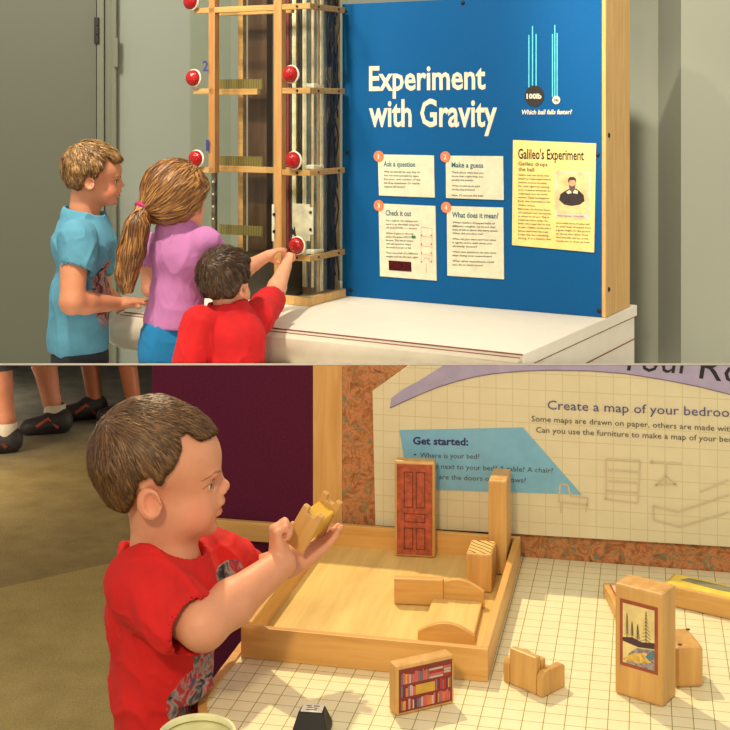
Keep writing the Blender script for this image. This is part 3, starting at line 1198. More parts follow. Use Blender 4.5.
# door block
t, w = block_thing('door_block', 'upright toy door block with a red-brown panelled door picture, in the tray', 'toy block', (394.6, 556.2), (434, 558.2), TFZ, GR)
hh = .176
obj('block_body', box(0, w + .002, 0, .026, 0, hh, .004), M_block, t)
M_door_red = plain('red_brown_door_print', (168, 80, 54), .55, .14, 90)
M_door_dk = plain('dark_red_door_print', (112, 42, 26), .55, .12, 90)
p = obj('door_picture', box(.004, w - .003, -.0008, .002, .004, hh - .006, .0004), M_door_red, t)
b = bmesh.new()
for (x0, x1, z0, z1) in ((.2, .46, .52, .92), (.54, .8, .52, .92), (.2, .46, .06, .30), (.54, .8, .06, .30), (.2, .8, .36, .46)):
    X0, X1, Z0, Z1 = .004 + x0 * (w - .007), .004 + x1 * (w - .007), .004 + z0 * (hh - .01), .004 + z1 * (hh - .01)
    for q in ((X0, X1, Z0, Z0 + .0016), (X0, X1, Z1 - .0016, Z1), (X0, X0 + .0016, Z0, Z1), (X1 - .0016, X1, Z0, Z1)):
        add_box(b, q[0], q[1], -.0012, 0, q[2], q[3])
obj('door_panels', b, M_door_dk, p)
# tall plain block
t = thing('tall_block', 'tall plain narrow block standing on end at the back of the tray', 'toy block', uvw(-.2835, 2.235, TFZ + .0003), RZ, GR)
bt, wt = onz(488.5, 575, TFZ), .0345
a = uv(onz(488.3, 574, TFZ))
t.location = uvw(a[0], a[1], TFZ + .0003)
obj('block_body', box(0, .0325, 0, .078, 0, .166, .003), M_block, t)
# striped block
a = uv(onz(466, 591, TFZ))
t = thing('striped_block', 'squat block with dark stripes on its top, beside the tall block', 'toy block', uvw(a[0], a[1], TFZ + .0003), RZ, GR)
tb = NT('striped_block_top')
wv = tb.n('ShaderNodeTexWave', {'Vector': tb.coord(rot=(0, 0, .7)), 'Scale': 28.0, 'Distortion': 2.5, 'Detail': 2.0}, bands_direction='Y')
tb.bsdf(tb.ramp(wv.outputs[0], [(.05, (70, 50, 30)), (.22, (222, 186, 110))]), .5)
obj('block_body', box(0, .044, 0, .068, 0, .065, .003), M_block, t)
obj('striped_top', box(.003, .041, .003, .065, .065, .0656), tb.m, t)
# low wall block
t, w = block_thing('low_block', 'thin low rectangular block beside the toy bed in the tray', 'toy block', (394, 604.3), (440, 606.3), TFZ, GR)
obj('block_body', box(0, .082, 0, .016, 0, .043, .002), M_blockx, t)


def arch(w, side, top, n=14):
    pts = [(0, 0), (w, 0), (w, side)]
    for i in range(1, n):
        f = i / n
        pts.append((w * (1 - f), side + (top - side) * math.sin(math.pi * f)))
    return pts + [(0, side)]


def toy_bed(t, w, L):
    obj('bed_base', box(.003, w - .003, .010, L - .010, 0, .011, .002), M_pale, t)
    obj('footboard', prism(arch(w, .018, .034), 0, .010, 'xz', .001), M_blockx, t)
    obj('headboard', prism(arch(w, .026, .044), L - .010, L, 'xz', .001), M_blockx, t)


t, w = block_thing('toy_bed', 'toy bed with arched head and foot boards in the front corner of the tray', 'toy bed', (417.5, 643.6), (475.2, 648.2), TFZ, GR)
w = .0885
toy_bed(t, w, .165)
# bookcase block
t, w = block_thing('bookcase_block', 'small block printed with red and yellow bookshelves, in front of the tray', 'toy block', (396, 717.5), (454.6, 703.6), TZT, GR)
hh = .069
obj('block_body', box(0, w, 0, .0235, 0, hh, .004), M_block, t)
fr = obj('bookcase_picture', box(.0045, w - .0045, -.0008, .001, .005, hh - .0055), plain('print_dark_red', (126, 40, 36), .5, .1), t)
cols = [(176, 40, 44), (206, 96, 92), (206, 160, 60), (150, 100, 116), (196, 170, 160), (110, 36, 48), (110, 104, 116), (206, 120, 66)]
mats = [plain('book_spine_ink', c, .55, .05) for c in cols]
x0, x1, z0, z1 = .007, w - .007, .0075, hh - .008
bb = [bmesh.new() for _ in mats]
for r in range(3):
    za = z0 + (z1 - z0) * r / 3
    zb = z0 + (z1 - z0) * (r + 1) / 3 - .0022
    x = x0
    while x < x1 - .001:
        wd = random.uniform(.0018, .0042)
        if r == 2 and x0 + .55 * (x1 - x0) < x < x0 + .9 * (x1 - x0):
            for q in range(4):
                add_box(bb[random.choice((0, 1, 4, 0))], x, min(x1, x + .022), -.0013, -.0006, za + q * .0036, za + q * .0036 + .003)
            x += .023
            continue
        if r == 1 and x0 + .28 * (x1 - x0) < x < x0 + .4 * (x1 - x0):
            add_box(bb[2], x, x + .03, -.0013, -.0006, za, za + (zb - za) * .85)
            x += .031
            continue
        add_box(bb[random.choice((0, 1, 3, 4, 5, 7, 0, 1, 2, 6))], x, min(x1, x + wd - .0003), -.0013, -.0006, za, za + (zb - za) * random.uniform(.75, 1))
        x += wd
b = bmesh.new()
for i, q in enumerate(bb):
    for fc in q.faces:
        fc.material_index = i
    me = bpy.data.meshes.new('tmp')
    q.to_mesh(me)
    q.free()
    b.from_mesh(me)
    bpy.data.meshes.remove(me)
obj('shelf_print_pattern', b, mats, fr)
# armchair
t, w = block_thing('toy_armchair', 'tiny wooden armchair with its back turned, right of the tray corner', 'toy armchair', (503, 681.5), (543.5, 699), TZT, GR)
w = .073
D = .052
obj('seat', box(.012, w - .012, .012, D, 0, .022, .002), M_blockx, t)
obj('backrest', box(.012, w - .012, 0, .0115, 0, .053, .0025), M_block, t)
obj('armrest', prism([(0, 0), (D, 0), (D, .031), (D - .006, .035), (.006, .035), (0, .028)], 0, .0115, 'yz', .002), M_block, t)
obj('armrest', prism([(0, 0), (D, 0), (D, .031), (D - .006, .035), (.006, .035), (0, .028)], w - .0115, w, 'yz', .002), M_block, t)
obj('cushion', box(.0125, w - .0125, .012, .024, .0225, .047, .003), M_blockx, t)
# picture window block
t, w = block_thing('window_block', 'tall block printed with a window view of fir trees', 'toy block', (614.4, 693.5), (661.5, 708), TZT, GR)
hh = .158
obj('block_body', box(0, w + .002, 0, .047, 0, hh, .004), M_block, t)
fr = obj('window_picture', box(.009, w - .0055, -.0008, .001, .044, hh - .020), plain('red_brown_frame_print', (156, 74, 44), .5, .08), t)
X0, X1, Z0, Z1 = .0135, w - .010, .049, hh - .025
gw, gh = X1 - X0, Z1 - Z0


def gp(x, z):
    return (X0 + gw * x, Z0 + gh * z)


obj('window_sky', box(X0, X1, -.0012, -.0006, Z0, Z1), plain('sky_print', (226, 206, 140), .5, .06), fr)
obj('bank', prism([gp(0, .36), gp(.5, .32), gp(1, .36), gp(1, .46), gp(.6, .42), gp(.3, .46), gp(0, .42)], -.0015, -.0011), plain('dark_bank_print', (70, 44, 50), .5), fr)
obj('lake', prism([gp(.1, .0), gp(1, 0), gp(1, .34), gp(.45, .30), gp(.2, .18)], -.0015, -.0011), plain('water_print', (150, 140, 140), .5, .2, 260), fr)
obj('meadow', prism([gp(0, .05), gp(.35, .2), gp(.75, .26), gp(.9, .12), gp(.5, .05)], -.0018, -.0014), plain('meadow_print', (216, 178, 90), .5, .15, 200), fr)
obj('blue_boat', prism([gp(.72, .2), gp(.98, .34), gp(1, .22), gp(.85, .14)], -.002, -.0016), plain('blue_print', (84, 128, 150), .5), fr)
b = bmesh.new()
for (cx, zb, zt, r) in ((.14, .44, .84, .07), (.3, .44, .72, .06), (.48, .40, .7, .08), (.74, .40, .95, .17)):
    prism([gp(cx - .008, zb), gp(cx + .008, zb), gp(cx + .008, zt), gp(cx - .008, zt)], -.002, -.0014, bm=b)
    n = 8
    for i in range(n):
        f = i / n
        z = zb + .06 + (zt - zb - .06) * f
        rr = r * (1 - f) + .012
        prism([gp(cx - rr, z - .025), gp(cx, z + .02), gp(cx + rr, z - .025), gp(cx, z + .03)], -.002, -.0014, bm=b)
obj('fir_trees', b, plain('fir_print', (58, 46, 44), .5), fr)
# cube block behind it
A_, B_ = Vector((.4475, 1.809)), Vector((.489, 1.813))
d = B_ - A_
t = thing('cube_block', 'plain squat cube block behind the window block', 'toy block', (A_.x, A_.y, TZT + .0003), math.atan2(d.y, d.x), GR)
obj('block_body', box(0, d.length, 0.004, .072, 0, .0585, .005), M_block, t)
b = bmesh.new()
for q in ((.01, .014), (.04, .064)):
    lathe([(0, .0592), (.003, .0592), (.0034, .0586)], 10, b, Matrix.Translation((q[0], q[1], 0)))
obj('peg_holes', b, M_darkwood, t)
# flat picture block lying down
t = thing('flat_block', 'block lying flat behind the window block, white picture on top', 'toy block', (.408, 2.012, TZT + .0003), 0.0, GR)
obj('block_body', box(0, .078, 0, .15, 0, .021, .003), M_blockx, t)
p = obj('top_picture', box(.012, .07, .02, .135, .0208, .0214), plain('print_white', (214, 200, 186), .5), t)
obj('picture_border', box(.009, .012, .017, .138, .0208, .0216), plain('print_rust', (170, 86, 50), .5), p)
# long block at the back right
A_, B_ = onz(661.5, 604.5, TZT), onz(729, 620, TZT)
d = Vector((B_.x - A_.x, B_.y - A_.y))
t = thing('long_block', 'long block lying flat at the back right, yellow landscape on top', 'toy block', (A_.x, A_.y, TZT + .0003), math.atan2(d.y, d.x), GR)
Lb = d.length + .05
obj('block_body', box(0, Lb, 0, .062, 0, .034, .003), M_blockx, t)
p = obj('landscape_print', box(.006, Lb - .006, .005, .057, .0338, .0345), plain('yellow_print', (232, 204, 84), .5, .06), t)
obj('grey_water', prism([(.03, .05), (.02, .035), (.05, .03), (.09, .026), (.13, .03), (Lb - .02, .02), (Lb - .012, .05)], .0343, .035, 'xy'), plain('grey_green_print', (132, 134, 106), .5), p)
# little television
c = onz(312.5, 731, TZT)
t = thing('toy_television', 'tiny black toy with a white marked top near the front of the table', 'toy', (c.x, c.y, TZT + .0003), RZ + .08, None)
b = bmesh.new()
r = [[b.verts.new(p) for p in L] for L in (
    [(-.024, -.020, 0), (.024, -.020, 0), (.024, .018, 0), (-.024, .018, 0)],
    [(-.024, -.020, .008), (.024, -.020, .008), (.024, .018, .008), (-.024, .018, .008)],
    [(-.017, -.012, .030), (.017, -.012, .030), (.015, .012, .030), (-.015, .012, .030)])]
b.faces.new(r[0])
b.faces.new(r[2])
for a, e in zip(r, r[1:]):
    for i in range(4):
        b.faces.new((a[i], a[(i + 1) % 4], e[(i + 1) % 4], e[i]))
bmesh.ops.bevel(b, geom=list(b.edges), offset=.0012, segments=2, affect='EDGES')
obj('black_body', b, M_black, t)
p = obj('white_top', box(-.0145, .0145, -.0105, .0105, .0296, .0310, .0005), M_white, t)
b = bmesh.new()
for (x0, x1, yv) in ((-.009, -.002, .005), (.001, .009, .005), (-.007, .000, 0), (.002, .007, -.001), (-.008, .007, -.006)):
    add_box(b, x0, x1, yv - .0008, yv + .0008, .0309, .0313)
obj('dark_marks', b, M_ink, p)
# round tub at the near corner
c = at(197.5, 732, 1.55)
t = thing('round_tub', 'pale green round-topped tub beside the table corner', 'tub', (c.x, c.y, 0), 0)
R_, Z_ = .0475, c.z
M_tub = plain('pale_green_enamel', (206, 206, 150), .4, .04)
obj('tub_body', lathe([(0, 0), (R_ * .8, 0), (R_ * .92, Z_ * .5), (R_ - .001, Z_ - .006), (R_ - .003, Z_ - .010), (0, Z_ - .010)], 48), M_tub, t, True)
obj('tub_rim', lathe([(R_ - .004, Z_ - .007), (R_ - .004, Z_), (R_ - .002, Z_ + .0015), (R_, Z_), (R_ + .0005, Z_ - .006), (R_ - .001, Z_ - .007)], 48), plain('tub_rim_enamel', (224, 224, 176), .35, .03), t, True)
# ================================================================ people
def skin_mat(name, base, lips=None, flush=None):
    """lips / flush: list of (centre, radius) in the body's own space"""
    t = NT(name)
    v = t.coord()
    nz = t.noise(v, 40, 4)
    c = t.ramp(nz.outputs[0], [(.3, tuple(x * .955 for x in base)), (.7, base)])
    for spots, colr, soft, amt in ((flush, (224, 128, 104), .75, .38), (lips, (196, 92, 84), .55, .75)):
        for (p, r) in spots or []:
            d = t.n('ShaderNodeVectorMath', {0: v, 1: tuple(p)}, operation='DISTANCE').outputs['Value']
            f = t.n('ShaderNodeMapRange', {0: d, 1: r * (1 - soft), 2: r, 3: amt, 4: 0.0}).outputs[0]
            c = t.mix(f, c, rgba(colr))
    t.bsdf(c, .52, nz.outputs[0], .08, .001, Subsurface_Weight=.12, Subsurface_Radius=(.012, .005, .003), Subsurface_Scale=.6)
    return t.m


def hair_mat(name, stops):
    t = NT(name)
    g = t.n('ShaderNodeNewGeometry')
    nz = t.noise(t.coord(), 60, 4)
    f = t.math('ADD', t.math('MULTIPLY', g.outputs['Random Per Island'], .7), t.math('MULTIPLY', nz.outputs[0], .3))
    t.bsdf(t.ramp(f, stops), .42, nz.outputs[0], .2, .002)
    return t.m


def shirt_mat(name, c, var=.1, patch=None, cols=None):
    """patch: list of (centre, radii) of a printed motif on the chest"""
    t = NT(name)
    v = t.coord()
    weave = t.noise(v, 420, 2)
    f = t.noise(v, 16, 4)
    col = t.ramp(f.outputs[0], [(.3, tuple(x * (1 - var) for x in c)), (.7, c)])
    if patch:
        m = None
        for (p, r) in patch:
            q = t.n('ShaderNodeVectorMath', {0: v, 1: tuple(p)}, operation='SUBTRACT').outputs[0]
            q = t.n('ShaderNodeVectorMath', {0: q, 1: tuple(r)}, operation='DIVIDE').outputs[0]
            d = t.n('ShaderNodeVectorMath', {0: q}, operation='LENGTH').outputs['Value']
            k = t.math('LESS_THAN', d, 1.0)
            m = k if m is None else t.math('MAXIMUM', m, k)
        n2 = t.noise(v, 38, 3, .6, .8)
        pc = t.ramp(n2.outputs[0], [(.34 + .3 * i / max(1, len(cols) - 1), x) for i, x in enumerate(cols)])
        col = t.mix(m, col, pc)
    t.bsdf(col, .88, t.math('ADD', t.math('MULTIPLY', weave.outputs[0], .12), f.outputs[0]), .3, .004)
    return t.m


def headL(px, py, lat=0.0):
    """reference head: millimetre-true local point from profile pixel positions (x forward, y left, z up)"""
    return Vector(((px - 152) / 700, lat, (455 - py) / 700))


class Rig:
    def __init__(s, centre, yaw, pitch=0.0, roll=0.0, sc=1.0):
        s.M = Matrix.Translation(centre) @ Matrix.Rotation(yaw, 4, 'Z') @ Matrix.Rotation(pitch, 4, 'Y') @ Matrix.Rotation(roll, 4, 'X')
        s.sc = sc
        s.R = np.array(s.M.to_3x3())

    def p(s, v):
        return s.M @ (Vector(v) * s.sc)

    def ell(s, f, c, r, R=None, k=.01, op='u'):
        f.ell(s.p(c), np.array(r) * s.sc, s.R if R is None else s.R @ R, k * s.sc, op)

    def cone(s, f, a, b, ra, rb, k=.008, op='u'):
        f.cone(s.p(a), s.p(b), ra * s.sc, rb * s.sc, k * s.sc, op)

    def local(s, X, Y, Z):
        """field arrays to head space"""
        c = s.M.translation
        q = [X - c.x, Y - c.y, Z - c.z]
        return [sum(s.R[j, i] * q[j] for j in range(3)) / s.sc for i in range(3)]


def rotz3(a):
    return np.array([[math.cos(a), -math.sin(a), 0], [math.sin(a), math.cos(a), 0], [0, 0, 1]])


def roty3(a):
    return np.array([[math.cos(a), 0, math.sin(a)], [0, 1, 0], [-math.sin(a), 0, math.cos(a)]])


EAR = Vector((-.004, .074, -.047))


def add_head(f, g, detail=True):
    L = headL
    g.ell(f, L(151, 453), (.081, .072, .073), k=.012)
    g.ell(f, L(184, 459), (.0535, .058, .052), k=.02)
    g.ell(f, L(184, 490), (.0485, .047, .054), k=.02)
    g.ell(f, L(186, 516), (.040, .043, .034), k=.018)
    g.ell(f, L(162, 503), (.046, .055, .047), k=.02)
    g.ell(f, L(208, 529), (.013, .016, .0115), k=.014)
    g.ell(f, L(210, 504), (.017, .021, .016), k=.014)
    for s in (-1, 1):
        g.ell(f, L(190, 509, s * .031), (.030, .023, .028), k=.014)
        g.ell(f, L(210.5, 471, s * .024), (.008, .017, .0055), k=.010)
        g.ell(f, L(214, 481, s * .0300), (.0125, .0135, .0085), k=.008, op='s')
        # lids
        g.ell(f, L(203.3, 481, s * .0290), (.0124, .0127, .0124), k=.003)
        g.ell(f, L(213.5, 481.8, s * .0310), (.0125, .0125, .0042), k=.0015, op='s')
        g.ell(f, L(221.5, 494, s * .0075), (.0062, .0052, .0046), k=.005)
    g.cone(f, L(215.5, 475), L(222.5, 488.5), .0052, .0070, .008)
    g.ell(f, L(224.4, 489), (.0072, .0068, .0064), k=.006)
    for s in (-1, 1):
        g.ell(f, L(223, 497, s * .0042), (.0035, .0022, .0024), k=.002, op='s')
    g.ell(f, L(219.0, 503.8), (.0085, .0165, .0058), k=.006)
    g.ell(f, L(216.3, 514.2), (.0080, .0145, .0064), k=.006)
    g.ell(f, L(224.0, 509.0), (.0110, .0185, .0017), k=.003, op='s')
    g.ell(f, L(217.5, 521), (.006, .014, .0035), k=.006, op='s')
    for s in (-1, 1):
        c = Vector((EAR.x, EAR.y * s, EAR.z))
        R = rotz3(s * .5) @ roty3(-.15)
        g.ell(f, c, (.0195, .0062, .0230), R=R, k=.005)
        if detail:
            g.ell(f, c + Vector((.0035, s * .0058, .0015)), (.0118, .0058, .0150), R=R, k=.002, op='s')
            g.ell(f, c + Vector((.014, s * .001, -.004)), (.0045, .004, .0065), k=.003)


def eyes(g, parent, origin, iris_c=(70, 52, 36)):
    mw, mi = plain('eye_white', (222, 214, 204), .2, .03), plain('iris_brown', iris_c, .15, .1)
    for s in (-1, 1):
        b = bmesh.new()
        bmesh.ops.create_uvsphere(b, u_segments=24, v_segments=16, radius=.0113 * g.sc)
        d = (g.M.to_3x3() @ Vector((1, 0, -.10))).normalized()
        q = d.to_track_quat('Z', 'Y').to_matrix().to_4x4()
        b.transform(q)
        for fc in b.faces:
            if fc.calc_center_median().normalized().dot(d) > .66:
                fc.material_index = 1
        c = g.p(headL(203.2, 481, s * .0290)) - Vector(origin)
        b.transform(Matrix.Translation(c))
        obj('eye', b, [mw, mi], parent, True, recalc=False)


HAIRLINE = [(217.5, 434), (200, 434.5), (186, 436), (178.6, 441), (179, 452), (172, 467), (163, 477), (161.5, 484), (157, 484), (155, 478), (149, 474), (140, 479), (135, 491), (132, 504), (127, 515), (114, 513), (70, 500), (60, 380), (150, 360), (236, 390), (236, 436)]


def side_poly(pts):
    """hairline given on the near side of the reference view, moved to head space (eye level above the child)"""
    out = []
    for (x, y) in pts:
        lat = -.068
        if x > 195 or x < 110 or y < 425:
            lat = 0
        d = 1.8 + lat
        w = Vector(((x - 365) * d / F, 0, H - (y - HY) * d / F))
        x0 = (152 - 365) * 1.8 / F
        # seen along the ray, so slide back to the lateral plane
        lx = (w.x - x0) + lat * math.tan(math.radians(9.6))
        out.append((lx, w.z - .9))
    return out


def strands(name, surf_me, m, parent, n, length, flow, width, lift=.002, seg=4, wob=.25, bias=None, seed=3):
    """short locks laid over a hair surface, each a tapering ribbon"""
    r = np.random.default_rng(seed)
    bm = bmesh.new()
    bm.from_mesh(surf_me)
    bvh = BVHTree.FromBMesh(bm)
    bm.free()
    nv = len(surf_me.vertices)
    V, Fc = [], []
    for i in r.integers(0, nv, n):
        v = surf_me.vertices[int(i)]
        p, nn = v.co.copy(), v.normal.copy()
        if bias and not bias(p, r):
            continue
        ln = length * r.uniform(.55, 1.25)
        lf = lift * r.uniform(.2, 1.3)
        d0 = Vector(flow(p)) + Vector(r.normal(0, wob, 3))
        pts = []
        for k in range(seg + 1):
            t = k / seg
            hit = bvh.find_nearest(p)
            if hit[0] is None:
                break
            s, sn = hit[0], hit[1]
            pts.append((s + sn * (.0006 + lf * math.sin(math.pi * min(1, t * .8 + .1))), sn))
            fl = Vector(flow(p)) * .6 + d0 * .4
            fl = (fl - sn * fl.dot(sn))
            if fl.length < 1e-5:
                break
            p = s + fl.normalized() * (ln / seg)
        if len(pts) < 3:
            continue
        base = len(V)
        for k, (q, sn) in enumerate(pts):
            a = pts[min(k + 1, len(pts) - 1)][0] - pts[max(k - 1, 0)][0]
            side = a.cross(sn)
            if side.length < 1e-9:
                side = Vector((0, 1, 0))
            side.normalize()
            t = k / (len(pts) - 1)
            w = width * (1 - .85 * t * t) * (.55 + .45 * min(1, t * 4)) * .5
            V += [q - side * w, q + sn * w * .5, q + side * w]
        for k in range(len(pts) - 1):
            a = base + 3 * k
            Fc += [(a, a + 1, a + 4, a + 3), (a + 1, a + 2, a + 5, a + 4)]
    me = bpy.data.meshes.new(name)
    me.from_pydata([tuple(v) for v in V], [], Fc)
    return me


def merged(name, meshes, m, parent, smooth=True):
    bm = bmesh.new()
    for me in meshes:
        bm.from_mesh(me)
        bpy.data.meshes.remove(me)
    return obj(name, bm, m, parent, smooth, recalc=False)


def hand(f, wrist, dirn, palm, size, curls, side=1, spread=.18, thumb=None, tcurl=.3, k=.0035):
    """palm: direction the palm faces; side=+1 puts the thumb on (palm x dirn)'s side"""
    x = Vector(dirn).normalized()
    n = Vector(palm)
    n = (n - x * n.dot(x)).normalized()
    s = n.cross(x).normalized() * side
    W = Vector(wrist)
    L = size
    R = np.array([[x[i], s[i], n[i]] for i in range(3)])
    f.ell(W + x * L * .27, (L * .31, L * .215, L * .115), R, .006)
    f.cone(W - x * L * .05, W + x * L * .2, L * .13, L * .15, .008)
    spec = [(.17, .50, .40, .052), (.06, .53, .45, .054), (-.055, .52, .42, .052), (-.155, .47, .33, .046)]
    tips = []
    for (o, b, ln, r), cu in zip(spec, curls):
        base = W + x * L * b + s * L * o
        a = spread * (o / .17)
        d = (x * math.cos(a) + s * math.sin(a)).normalized()
        pts = [base - x * L * .1, base]
        ang = 0
        for j, q in enumerate((.45, .32, .26)):
            ang += cu * (1.0, 1.15, .8)[j]
            pts.append(pts[-1] + (d * math.cos(ang) + n * math.sin(ang)) * L * ln * q)
        f.chain(pts, [L * r * 1.1, L * r * 1.1, L * r, L * r * .93, L * r * .78], k)
        tips.append(pts[-1])
    td = Vector(thumb) if thumb is not None else (x * .62 + s * .7 + n * .35)
    td.normalize()
    b0 = W + x * L * .14 + s * L * .14
    p1 = b0 + td * L * .20
    t2 = (td * math.cos(tcurl) + (x * .6 - s * .4 + n * .5).normalized() * math.sin(tcurl)).normalized()
    p2 = p1 + t2 * L * .17
    p3 = p2 + t2 * L * .13
    f.chain([b0, p1, p2, p3], [L * .085, L * .068, L * .06, L * .048], .005)
    return tips


def onskin(o, p):
    ok, q, n, i = o.closest_point_on_mesh(p)
    return q + n * .0004


def along(o, g, origin, keys, rr, b, n=12, up=.0004):
    pts, rs = [], []
    for i in range(n):
        t = i / (n - 1) * (len(keys) - 1)
        k = min(int(t), len(keys) - 2)
        q = Vector(keys[k]).lerp(Vector(keys[k + 1]), t - k)
        ok, c, nn, ix = o.closest_point_on_mesh(g.p(headL(*q)) - Vector(origin))
        pts.append(c + nn * up)
        rs.append((rr[k] + (rr[k + 1] - rr[k]) * (t - k)) * g.sc)
    tube(pts, rs, 8, b)


def brow(o, g, origin, s, b):
    along(o, g, origin, [(219, 472, s * .011), (216, 469.5, s * .022), (208, 469, s * .036), (198, 472.5, s * .047)], [.0009, .0014, .0012, .0004], b)


def lash(o, g, origin, s, b):
    along(o, g, origin, [(214, 479.5, s * .020), (213, 477.6, s * .028), (206, 478.2, s * .038), (200, 481.5, s * .043)], [.0008, .0013, .0013, .0006], b, 12, .0002)


def person(name, label, f, m, origin):
    V, Q = f.surf()
    o = link(name, mesh_vq(name, V, Q, origin), m, None, True)
    o.location = origin
    return tag(o, label, 'person')


# ---------------------------------------------------------------- the boy at the table
D0 = 1.80
ob = Vector((at(165, 700, D0).x, D0, 0))
g = Rig(at(152, 455, D0), math.radians(9.6), math.radians(0))
f = Field((-.46, 1.58, -.005), (-.0, 2.04, 1.0), .0028)
add_head(f, g)
f.cone(at(163, 508, D0), at(163, 572, D0), .043, .050, .016)
# trunk and legs under the clothes
f.ell(at(168, 600, D0), (.060, .080, .085), None, .02)
f.ell(at(161, 680, D0), (.050, .075, .12), None, .02)
hipz = .47
for s in (-1, 1):
    hp = Vector((ob.x - .012, D0 + s * .045, hipz))
    f.chain([hp, Vector((ob.x + .01, D0 + s * .052, .25)), Vector((ob.x - .005, D0 + s * .055, .055))], [.052, .042, .028], .015)
    f.cone(Vector((ob.x - .02, D0 + s * .055, .03)), Vector((ob.x + .09, D0 + s * .06, .026)), .026, .022, .01)
# near arm
sh, el, wr = at(147, 592, 1.735), at(203, 626, 1.675), at(282, 563, 1.795)
f.chain([sh, el], [.034, .0305], .012)
f.chain([el, el.lerp(wr, .35), wr], [.030, .0300, .0205], .012)
hn = Vector((.42, .30, .85))
hand(f, wr, (-.22, .12, .92), (1, .30, .05), .092, (1.25, 1.3, 1.3, 1.25), side=-1, spread=.04,
     thumb=(.12, -.25, .95), tcurl=.9)
# far arm
sh2, el2, wr2 = at(222, 566, 1.875), at(243, 582, 1.93), at(289, 560, 1.865)
f.chain([sh2, el2], [.038, .032], .012)
f.chain([el2, wr2], [.031, .021], .012)
hand(f, wr2 + Vector((.005, -.008, -.0075)), (.66, .56, .31), (-.42, -.10, .8), .104, (.05, .07, .09, .15), side=1, spread=.10, thumb=(-.1, .3, .95), tcurl=.15)
M_skin_boy = skin_mat('skin_fair', (216, 152, 118), [(g.p(headL(219, 508)) - ob, .017)],
                      [(g.p(headL(198, 505, -.052)) - ob, .034), (g.p(headL(198, 505, .052)) - ob, .034), (g.p(Vector((EAR.x, -.08, EAR.z))) - ob, .026)])
boy = person('person', 'boy in a red t-shirt at the table, holding a toy bed in both hands', f, M_skin_boy, ob)
eyes(g, boy, ob)
# eyebrow
b = bmesh.new()
for s in (-1, 1):
    brow(boy, g, ob, s, b)
    lash(boy, g, ob, s, b)
obj('eyebrows', b, plain('brow_hair', (164, 114, 78), .8), boy, True)
# hair
HP = side_poly(HAIRLINE)


def short_hair(g, h=.0026, thick=.0085, poly=HP, back=.0):
    lo, hi = g.p((0, 0, 0)) - Vector((.125,) * 3), g.p((0, 0, 0)) + Vector((.125,) * 3)
    f = Field(lo, hi, h)
    t = thick
    g.ell(f, headL(151, 453), (.081 + t, .072 + t * .8, .073 + t), k=.012)
    g.ell(f, headL(184, 459), (.0535 + t * .4, .058 + t * .8, .052 + t * .9), k=.02)
    g.ell(f, headL(141, 482), (.046 + t * .5, .056 + t * .6, .046), k=.02)

    def keepf(X, Y, Z):
        x, y, z = g.local(X, Y, Z)
        x, y, z = np.broadcast_arrays(x, y, z)
        return poly_sd(x, z, poly) * g.sc
    f.keep(keepf)
    # hollow where the ears stand
    for s in (-1, 1):
        g.ell(f, Vector((EAR.x + .0015, s * .082, EAR.z - .002)), (.0185, .02, .026), k=.003, op='s')
    return f


def hair_flow(g, whorl=(-.055, -.015, .062)):
    W = Vector(whorl)

    def fl(p, o=Vector((0, 0, 0))):
        return None
    return W


def combed(g, origin, whorl=(-.062, -.012, .055), down=.5, fwd=.35):
    Mi = g.M.inverted()
    R = g.M.to_3x3()
    W = Vector(whorl)

    def fl(p):
        q = (Mi @ (Vector(p) + Vector(origin))) / g.sc
        d = (q - W)
        d.normalize()
        d += Vector((fwd * .6 * max(0, q.z * 12), 0, -down * (1 if q.z < .04 else .1)))
        d += Vector((0, -.35 * (1 if q.y < 0 else -1) * 0, 0))
        return R @ d
    return fl


M_hair_boy = hair_mat('light_brown_hair', [(.1, (58, 38, 20)), (.5, (94, 66, 38)), (.8, (128, 92, 54)), (.97, (180, 138, 86))])
fh = short_hair(g, .0026, .0062)
V, Q = fh.surf()
cap = mesh_vq('hair', V, Q, ob, lambda v: .0022 * noise.noise(v * 55) + .0012 * noise.noise(v * 140))
st = strands('s', cap, None, None, 11000, .026, combed(g, ob), .00115, .0026, 4, .24)
merged('hair', [cap, st], M_hair_boy, boy)
# shirt
f = Field((-.46, 1.60, .38), (-.08, 2.04, .82), .003)
f.ell(at(167, 598, D0), (.082, .096, .088), rotz3(.25), .02)
f.ell(at(163, 650, D0), (.073, .090, .12), rotz3(.2), .02)
f.ell(at(157, 715, D0), (.060, .088, .13), rotz3(.2), .02)
f.keep(lambda X, Y, Z: np.where(Z < .576, X * U.x + Y * U.y + .6245, -1.0))
f.cone(at(160, 565, D0), at(163, 600, D0), .060, .07, .02)
f.chain([at(146, 586, 1.735), at(183, 619, 1.69)], [.053, .0475], .016)
f.chain([at(218, 566, 1.865), at(241, 576, 1.91)], [.050, .044], .018)
f.cone(at(172, 609, 1.703), at(226, 652, 1.635), .0385, .0395, .004, 's')
f.cone(at(233, 573, 1.895), at(275, 592, 1.99), .036, .05, .004, 's')
f.cone(at(163, 530, D0), at(168, 566, D0), .062, .0535, .004, 's')
f.keep(lambda X, Y, Z: .445 - Z)
f.ell(Vector((ob.x, D0, .42)), (.06, .08, .06), None, .004, 's')
prints = [(at(226, 655, 1.76) - ob, (.045, .075, .045)), (at(203, 695, 1.75) - ob, (.050, .085, .045)), (at(232, 590, 1.80) - ob, (.030, .040, .045))]
M_shirt_boy = shirt_mat('red_cotton', (206, 20, 18), .10, prints, [(28, 26, 44), (88, 82, 88), (150, 140, 138), (176, 30, 30), (64, 76, 110)])
sdf_obj('shirt', f, M_shirt_boy, boy, ob, fold(15, .0075, (1, 1, .6)))
f = Field((-.42, 1.66, .02), (-.14, 1.94, .50), .004)
